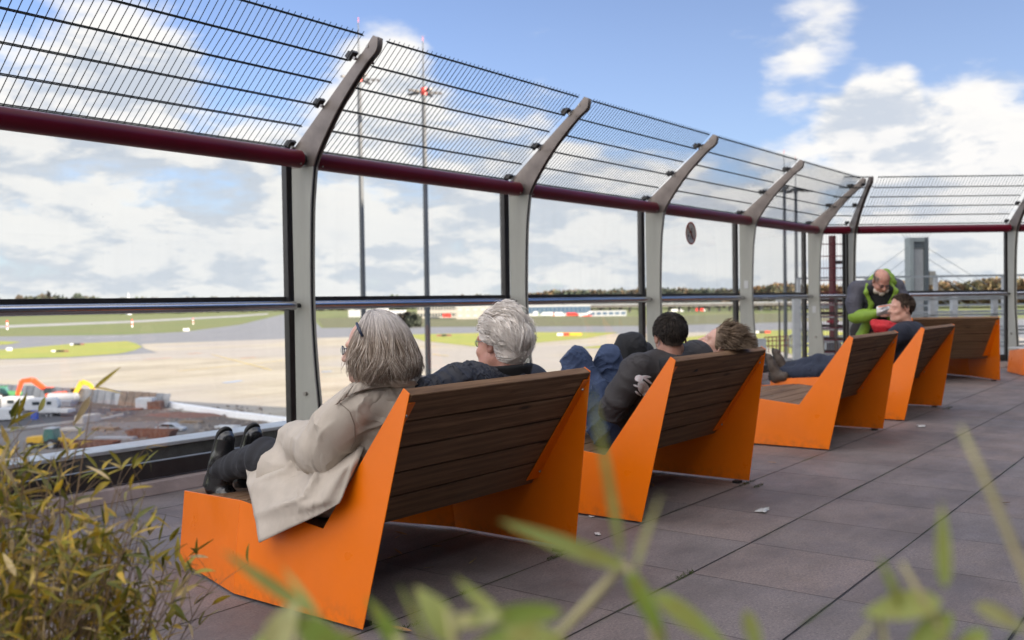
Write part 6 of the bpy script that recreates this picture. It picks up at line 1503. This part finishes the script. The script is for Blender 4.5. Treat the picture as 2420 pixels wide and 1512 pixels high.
near_shoot('blurred pale bamboo leaves at the bottom between the nearest bench feet', [(((1060, 1440, .56), (1080, 1560, .56)), .003), (((935, 1500, .56), (960, 1570, .56)), .003)],
           [((1075, 1520, .56), (990, 1385, .56), .018, .25), ((1185, 1460, .56), (1085, 1392, .58), .008, -.4), ((1060, 1470, .56), (1190, 1465, .56), .010, -.1), ((960, 1560, .6), (872, 1410, .6), .011, .1), ((1010, 1530, .62), (945, 1380, .62), .004, .1), ((1250, 1500, .56), (1110, 1530, .56), .014, 0), ((1340, 1540, .55), (1190, 1480, .55), .016, .1)], place(.52, -.05, .36))
near_shoot('blurred bamboo leaves at the bottom left of the orange bench foot', [(((720, 1470, .60), (700, 1560, .6)), .003)],
           [((740, 1450, .62), (520, 1310, .62), .009, -.12), ((760, 1470, .6), (665, 1330, .62), .0045, .1), ((640, 1540, .58), (700, 1420, .58), .020, .1), ((800, 1545, .58), (690, 1450, .58), .018, .1), ((600, 1540, .60), (680, 1490, .60), .014, 0), ((850, 1530, .62), (780, 1490, .62), .008, .1)], place(.52, -.22, .36))
near_shoot('blurred olive bamboo leaves in the bottom right corner', [(((2270, 1010, .55), (2340, 1160, .55), (2440, 1400, .55)), .0022), (((2130, 1330, .6), (2190, 1430, .6), (2260, 1560, .6)), .0022), (((2010, 1530, .6), (2080, 1450, .6)), .002)],
           [((2225, 1420, .60), (2035, 1455, .60), .018, -.05), ((2232, 1390, .60), (2225, 1190, .58), .009, .05), ((2300, 1430, .62), (2440, 1490, .62), .013, .1), ((2250, 1450, .60), (2130, 1560, .60), .016, .1), ((2130, 1440, .6), (2085, 1320, .58), .006, .1), ((2330, 1490, .6), (2250, 1560, .6), .012, 0)], place(.55, .30, .36))
pl = empty('planter', (.62, .85, 0), 0, 'long concrete planter trough under the bamboo', 'planter')
k = MB()
for c, d in (((-.5, 0, .165), (.06, 2.9, .33)), ((.5, 0, .165), (.06, 2.9, .33)), ((0, -1.42, .165), (.94, .06, .33)), ((0, 1.42, .165), (.94, .06, .33))): k.box(c, d)
k.build('wall', M_CONC, pl, bevel=.006); MB().box((0, 0, .15), (.93, 2.77, .26)).build('soil', M_DIRT, pl)
# ------------------------------------------------------------------ round prohibition sticker on the fourth pane
sg = empty('prohibition_sticker', (11.47, 5.786, 2.09), 0, 'round prohibition sticker with red ring and slash on the upper glass', 'sign')
M_SGW = mat('sticker_pale', (.62, .62, .58), .6); M_SGR = mat('sticker_red', (.42, .10, .06), .5); M_SGK = mat('sticker_black', (.02, .02, .02), .5)
R0 = .150
MB().lathe((0, 0, 0), [(R0, 0), (R0, .003)], 40, (0, -1, 0)).build('disc', M_SGW, sg)
k = MB(); n = 40; vs = []; fs = []
for i in range(n):
    a = 2 * math.pi * i / n
    for r, y in ((R0 * .86, -.0035), (R0 * 1.0, -.0035), (R0 * 1.0, -.0055), (R0 * .86, -.0055)): vs.append((r * math.cos(a), y, r * math.sin(a)))
for i in range(n):
    for j in range(4): fs.append((i * 4 + j, i * 4 + (j + 1) % 4, ((i + 1) % n) * 4 + (j + 1) % 4, ((i + 1) % n) * 4 + j))
k.add(vs, fs); k.build('ring', M_SGR, sg)
MB().bar((-R0 * .62, -.0055, R0 * .62), (R0 * .62, -.0055, -R0 * .62), .003, .018, (1, 0, 1)).build('slash', M_SGR, sg)
k = MB(); k.lathe((.02, -.003, .055), [(.014, 0), (.014, .0015)], 14, (0, -1, 0)); k.prism([(-.005, -.003, .035), (.035, -.003, .035), (.030, -.003, -.02), (.0, -.003, -.02)], (0, -.0015, 0)); k.prism([(-.0, -.003, -.02), (.014, -.003, -.02), (-.02, -.003, -.085), (-.035, -.003, -.085)], (0, -.0015, 0)); k.prism([(.016, -.003, -.02), (.030, -.003, -.02), (.045, -.003, -.085), (.030, -.003, -.085)], (0, -.0015, 0)); k.prism([(-.005, -.003, .034), (-.005, -.003, .020), (-.055, -.003, -.005), (-.06, -.003, .006)], (0, -.0015, 0)); k.prism([(-.085, -.003, -.02), (-.055, -.003, -.02), (-.055, -.003, -.05), (-.085, -.003, -.05)], (0, -.0015, 0))
k.build('pictogram', M_SGK, sg)
for x, z, lab in ((X0 + PP * 3, 1.42, 'small white paper sticker on the fourth curved post'), (X0 + PP * 4, 1.02, 'small pale sticker on the last curved post of the long barrier')):
    o = MB().box((0, 0, 0), (.004, .06, .11)).build('sticker', M_WHITE); o.location = (x - .003, 5.62, z); tag(o, lab, 'sticker')
# ------------------------------------------------------------------ litter, moss, fallen leaves, open joint
def scrap(x, y, s, m, label, name='paper_scrap', cat='litter', group='paper scraps on the deck', seed=0):
    r = random.Random(seed); V = []; n = 5
    b = MB()
    for i in range(n + 1):
        for j in range(n + 1): V.append(((i / n - .5) * s * 1.8 + r.gauss(0, s * .05), (j / n - .5) * s + r.gauss(0, s * .05), .004 + abs(r.gauss(0, s * .12))))
    b.add(V, [(i * (n + 1) + j, (i + 1) * (n + 1) + j, (i + 1) * (n + 1) + j + 1, i * (n + 1) + j + 1) for i in range(n) for j in range(n)])
    o = b.build(name, m, None, smooth=True); o.location = (x, y, 0); o.rotation_euler = (0, 0, r.uniform(0, 3)); md = o.modifiers.new('t', 'SOLIDIFY'); md.thickness = .001
    return tag(o, label, cat, group)
def fl0(px, py): d = ray(px, py); t = -EYE / d.z; return d.x * t, d.y * t
for (px, py), s, lab in (((1802, 1208), .055, 'white paper scrap on the deck right of the second bench'), ((2176, 1008), .07, 'white paper scrap on the deck right of the third bench'), ((1411, 1263), .028, 'small white scrap at the back foot of the nearest bench'), ((1397, 1222), .02, 'tiny white scrap between the first two benches')):
    scrap(*fl0(px, py), s, M_WHITE, lab, seed=px)
M_DRY = mat('dry_leaf', (.34, .19, .085), .7, var=.3, vscale=40)
M_DRY2 = mat('straw_leaf', (.30, .25, .11), .7, var=.3, vscale=40)
LEAFS = [(932, 1275, 'brown leaf leftmost of a pair by the nearest bench near foot'), (963, 1266, 'brown leaf right of that pair behind the nearest bench near foot'), (1010, 1252, 'brown leaf lying farthest under the nearest bench'), (915, 1322, 'straw leaf beside the back edge of the nearest orange panel'), (950, 1312, 'brown leaf in the middle of the shade behind the nearest bench'), (1045, 1292, 'brown leaf under the far half of the nearest bench back'),
          (1000, 1345, 'long straw leaf in the deep shade behind the nearest bench'), (1545, 1152, 'brown leaf under the second bench back'), (1836, 1095, 'pale leaf on the open slabs between the second and third benches'), (2365, 1190, 'small brown leaf alone on the right slabs'), (1108, 1335, 'straw leaf near the far foot of the nearest bench'), (975, 1495, 'brown leaf at the nearest bench heel')]
for i, (px, py, lab) in enumerate(LEAFS):
    x, y = fl0(px, py); b = MB(); leaf(b, (0, 0, .006), (1, 0, .05), .055 + .02 * (i % 3), .014 + .006 * (i % 2), (0, 0, 1), -.15, 5, .5); o = b.build('fallen_leaf', M_DRY if 'straw' not in lab else M_DRY2, None, smooth=True); o.location = (x, y, 0); o.rotation_euler = (0, 0, i * 1.9)
    tag(o, lab, 'leaf', 'fallen leaves on the deck')
M_MOSS = mat('moss', (.045, .065, .012), .95, var=.4, vscale=80)
MOSSES = [(1620, 1360, .05, 'moss tuft at a slab corner on the open deck right of the blurred blades'), (1310, 1318, .05, 'moss tuft in the joint behind the nearest bench far foot'), (1765, 1143, .07, 'moss tuft at the far back foot of the second bench'), (1790, 1150, .05, 'moss sliver in the joint just right of the second bench'), (950, 1488, .06, 'moss tuft under the heel of the nearest orange panel'), (1105, 1400, .035, 'thin grass tuft in the joint in the bench shade'), (2240, 965, .10, 'wide moss strip beside the fourth bench foot'), (1010, 1232, .05, 'moss tuft under the front of the nearest bench')]
for i, (px, py, s, lab) in enumerate(MOSSES):
    x, y = fl0(px, py); r = random.Random(i); b = MB()
    for k in range(60): a = r.uniform(0, 6.28); q = s * r.random() ** .5; leaf(b, (q * math.cos(a) * 1.6, q * math.sin(a) * .35, 0), (r.gauss(0, .6), r.gauss(0, .6), 1), r.uniform(.008, .022), .003, (1, 0, 0), .3, 2)
    o = b.build('moss_tuft', M_MOSS); o.location = (x, y, 0); tag(o, lab, 'moss', 'moss tufts in the deck joints')
b = MB().box((2.65, 1.3335, .002), (1.22, .017, .002)); tag(b.build('open_joint', M_BLACK), kind='structure')
p = empty('newspaper', (16.25, 3.35, .0), rad(-30), 'folded white newspaper on the foot end of the last bench', 'paper')
p.location = (15.45 + math.cos(rad(-49)) * .45 - math.sin(rad(-49)) * 1.2, 2.15 + math.sin(rad(-49)) * .45 + math.cos(rad(-49)) * 1.2, .395)
MB().box((0, 0, 0), (.62, .40, .014)).build('page', M_WHITE, p); MB().box((.1, .02, .012), (.45, .34, .008), .3).build('page', M_LGREY, p)
# ------------------------------------------------------------------ beyond the corner and the right glass
roof = MB().prism([tuple(OR + NR * .9 + WR * 1.5 + Vector((0, 0, -.9))), tuple(OR + NR * .9 + WR * 26 + Vector((0, 0, -.9))), tuple(OR + NR * 12 + WR * 26 + Vector((0, 0, -.9))), tuple(OR + NR * 12 + WR * 1.5 + Vector((0, 0, -.9)))], (0, 0, -.4)).build('wall', M_LGREY)
rt = empty('roof_annex', (0, 0, 0), 0, 'flat grey annex roof beyond the right glass', 'building'); roof.parent = rt
def railing(o, dirv, L_, n, zb, zt, rails, label, m=M_GALV, mp=M_LGREY, w=.06, pw=.10):
    t = empty('metal_railing', o, math.atan2(dirv.y, dirv.x), label, 'railing', 'railings on the annex roof')
    for i in range(n): MB().box((L_ * i / (n - 1), 0, (zb + zt) / 2), (pw, pw, zt - zb)).build('post', mp, t)
    for k in range(rails): MB().box((L_ / 2, -.02, zb + .12 + (zt - zb - .12) * (k + 1) / rails), (L_, w, w * .8)).build('rail', m, t)
    return t
railing(OR + NR * 3.2 + WR * 1.6, WR, 14, 12, -.9, 1.14, 6, 'white posted railing nearest beyond the right glass'); railing(OR + NR * 8 + WR * 1.7, WR, 22, 12, -.9, 1.18, 5, 'second pale railing farther across the annex roof', w=.07, pw=.14); railing(OR + NR * 11.7 + WR * 3, WR, 18, 10, -.9, 1.75, 3, 'farthest thin railing standing highest beyond the pylon foot', w=.07, pw=.1)
for k, (px, py) in enumerate(((2225, 698), (2265, 722), (2305, 716), (2340, 722))):
    q = at_dist(px, 700, 26 + k * 2); o = MB().box((0, 0, 0), (.45, .5, 1.5 - .2 * (k % 2)), RGT).build('roof_box', (M_BLUEG, M_WHITE, M_LGREY, M_WHITE)[k]); o.location = (q.x, q.y, -.9 + .75); tag(o, ('dark blue box on the annex roof under the right handrail', 'white vent box on the annex roof, left of three', 'pale grey vent box on the annex roof between white ones', 'white vent box on the annex roof, farthest right')[k], 'vent')
# stair frame right behind the corner gate
st = empty('stair_frame', (0, 0, 0), 0, 'dark steel stair frame with open treads behind the corner gate', 'stairs')
c_ = at_dist(1972, 700, 21.5); cx_ = Vector((c_.x, c_.y, 0)); rr = Vector((R_.x, R_.y, 0)).normalized(); aa = Vector((F_.x, F_.y, 0)).normalized()
for s in (-.36, .02, .36): MB().bar(cx_ + rr * s + Vector((0, 0, -18)), cx_ + rr * s + Vector((0, 0, 1.2)), .06).build('post', M_MULL if s else M_GALV, st)
for k in range(9):
    z = 1.15 - k * .27; MB().bar(cx_ - rr * .42 + Vector((0, 0, z)), cx_ + rr * .42 + Vector((0, 0, z - .03)), .05, .06).build('rail', M_MULL, st); MB().box(cx_ + aa * .5 + Vector((0, 0, z - .1)), (.8, .35, .04), RGT).build('tread', M_LGREY, st)
for k, (s, z, m) in enumerate(((-.15, -.25, M_CREAM), (.2, -.5, M_WHITE), (-.1, -.75, M_CREAM), (.22, .15, M_GALV))): MB().box(cx_ + aa * .9 + rr * s + Vector((0, 0, z)), (.32, .3, .22), RGT).build('infill_panel', m, st)
M_DRED = mat('dark_red_steel', (.055, .006, .008), .6)
rc = empty('red_mast', (0, 0, 0), 0, 'dark red steel column rising behind the corner gate', 'column')
c_ = at_dist(1967, 700, 24); c_.z = 0; zt = at_dist(1967, 557, 24).z; o_ = MB().lathe((c_.x, c_.y, -18), [(.085, 0), (.085, zt + 18)], 14).build('shaft', M_DRED, rc, auto=40); MB().lathe((c_.x, c_.y, .6), [(.14, 0), (.14, .06)], 14).build('flange', M_BURG, rc)
MB().box(Vector((c_.x, c_.y, at_dist(1967, 620, 24).z)) + rr * .17, (.25, .10, .08), RGT).build('lamp_arm', M_MULL, rc)
# pylon with cables
pyd = 62; c_ = at_dist(2166, 700, pyd); base = Vector((c_.x, c_.y, ZG)); py = empty('cable_pylon', base, RGT, 'pale grey louvred pylon with fanned cables beyond the right glass', 'pylon')
M_PYL = mat('pylon_grey', (.24, .27, .27), .6, var=.12, vscale=.8); M_PYD = mat('pylon_dark', (.075, .09, .10), .6)
zt = at_dist(2166, 562, pyd).z - ZG; W_ = 43 / 2268 * 62 * .93; lw = W_ * .20
for s in (-1, 1): MB().box((s * (W_ - lw) / 2, 0, zt / 2), (lw, .8, zt)).build('leg', M_PYL if s < 0 else M_PYD, py)
MB().box((0, 0, zt - .12), (W_ - 2 * lw, .7, .24)).build('beam', M_PYL, py); MB().box((0, 0, zt - .42), (W_ - 2 * lw, .5, .36)).build('recess', M_PYD, py)
b = MB()
for i in range(5): b.box(((i - 2) * (W_ - 2 * lw) / 5, 0, (zt - .6) / 2), ((W_ - 2 * lw) / 5 * .8, .35, zt - .6))
b.build('louvre', M_LGREY, py)
for s in (-1, 1):
    for k in range(6):
        z0 = zt - .55 - k * .62; MB().tube([(s * W_ / 2, 0, z0), (s * (W_ / 2 + 3.4 - .1 * k), -.5, z0 - 2.3)], .016, 5).build('cable', M_PYL, py)
b = MB()
for i in range(9): b.tube([((i / 8 - .5) * W_ * 1.2, 0, zt), ((i / 8 - .5) * W_ * 1.7, 0, zt + .35)], .012, 4)
b.build('spike', M_PYD, py); MB().box((W_ / 2 + .22, -.2, zt - 2.4), (.36, .4, .8)).build('junction_box', M_CREAM, py)
# lower roof outside the fifth bay: red railing, lamp pole, spiral stair rail, plant box
def low(px, py, dist): return at_dist(px, py, dist)
DD = 46; zb = low(1840, 834, DD).z
nb_ = empty('lower_roof', (0, 0, 0), 0, 'lower flat roof outside the long barrier near its far end', 'building'); q = low(1840, 830, DD); MB().box((q.x, q.y, (zb + ZG) / 2 - .2), (3.6, 5, zb - ZG - .4), RGT).build('wall', M_SITE2, nb_)
t = empty('metal_railing', (0, 0, 0), 0, 'burgundy railing on the lower roof', 'railing')
for x in np.linspace(1806, 1872, 8):
    a = low(x, 797, DD); MB().bar((a.x, a.y, zb), (a.x, a.y, a.z), .035).build('post', M_BURG, t)
for y in (797, 806, 818): A = low(1806, y, DD); Bq = low(1872, y - 3, DD); MB().bar(A, Bq, .045).build('rail', M_BURG, t)
lp = empty('lamp_pole', (0, 0, 0), 0, 'short grey lamp pole on the lower roof between the last two posts', 'lamp'); A = low(1841, 712, DD + 1); MB().tube([(A.x, A.y, zb), (A.x, A.y, A.z)], [.055, .04], 8).build('pole', M_MULL, lp); MB().box((A.x, A.y, A.z + .04), (.3, .16, .1), RGT).build('lamp_head', M_LGREY, lp)
t = empty('spiral_stair', (0, 0, 0), 0, 'grey spiral stair rail at the edge of the lower roof', 'stairs'); c_ = low(1888, 800, DD - 2); zs = low(1888, 834, DD - 2).z
for r_, nm in ((.42, 'handrail'), (.40, 'stringer')):
    P = [(c_.x + r_ * math.cos(a), c_.y + r_ * math.sin(a), zs + (.55 if nm == 'handrail' else .1) + a * .10) for a in np.linspace(0, 5.5, 24)]; MB().tube(P, .03, 6).build(nm, M_GALV, t, smooth=True)
for a in np.linspace(0, 5.5, 12): MB().bar((c_.x + .42 * math.cos(a), c_.y + .42 * math.sin(a), zs + .1 + a * .1), (c_.x + .42 * math.cos(a), c_.y + .42 * math.sin(a), zs + .55 + a * .1), .02).build('baluster', M_GALV, t)
MB().tube([(c_.x, c_.y, ZG), (c_.x, c_.y, zs + 1.2)], .06, 8).build('newel', M_GALV, t)
q = low(1793, 812, DD - 4); o = MB().box((0, 0, 0), (.5, .5, .62), RGT).build('plant_box', M_LGREY); o.location = q - Vector((0, 0, .1)); tag(o, 'pale grey cabinet on the lower roof left of the burgundy railing', 'cabinet')
# ------------------------------------------------------------------ terminal block behind the terrace: it keeps the low sun off the deck
def facade_material():
    m = bpy.data.materials.new('terminal_cladding'); m.use_nodes = True; t = m.node_tree; G = NG(t); b = t.nodes['Principled BSDF']
    b.inputs['Base Color'].default_value = (.13, .125, .12, 1); b.inputs['Roughness'].default_value = .5; return m
M_FAC = facade_material()
tb = empty('terminal_block', (10, -5.5, 0), 0, 'grey terminal block with window bands rising behind the terrace', 'building')
MB().box((10, -12, 1), (70, 24, 18)).box((0, -54, 12), (260, 20, 60)).build('wall', M_FAC, tb)
for z in (1.6, 5.2, 8.2):
    for x in range(-21, 45, 6): MB().box((x, .03, z), (5.4, .1, 1.9)).build('window', M_DGLASS, tb)
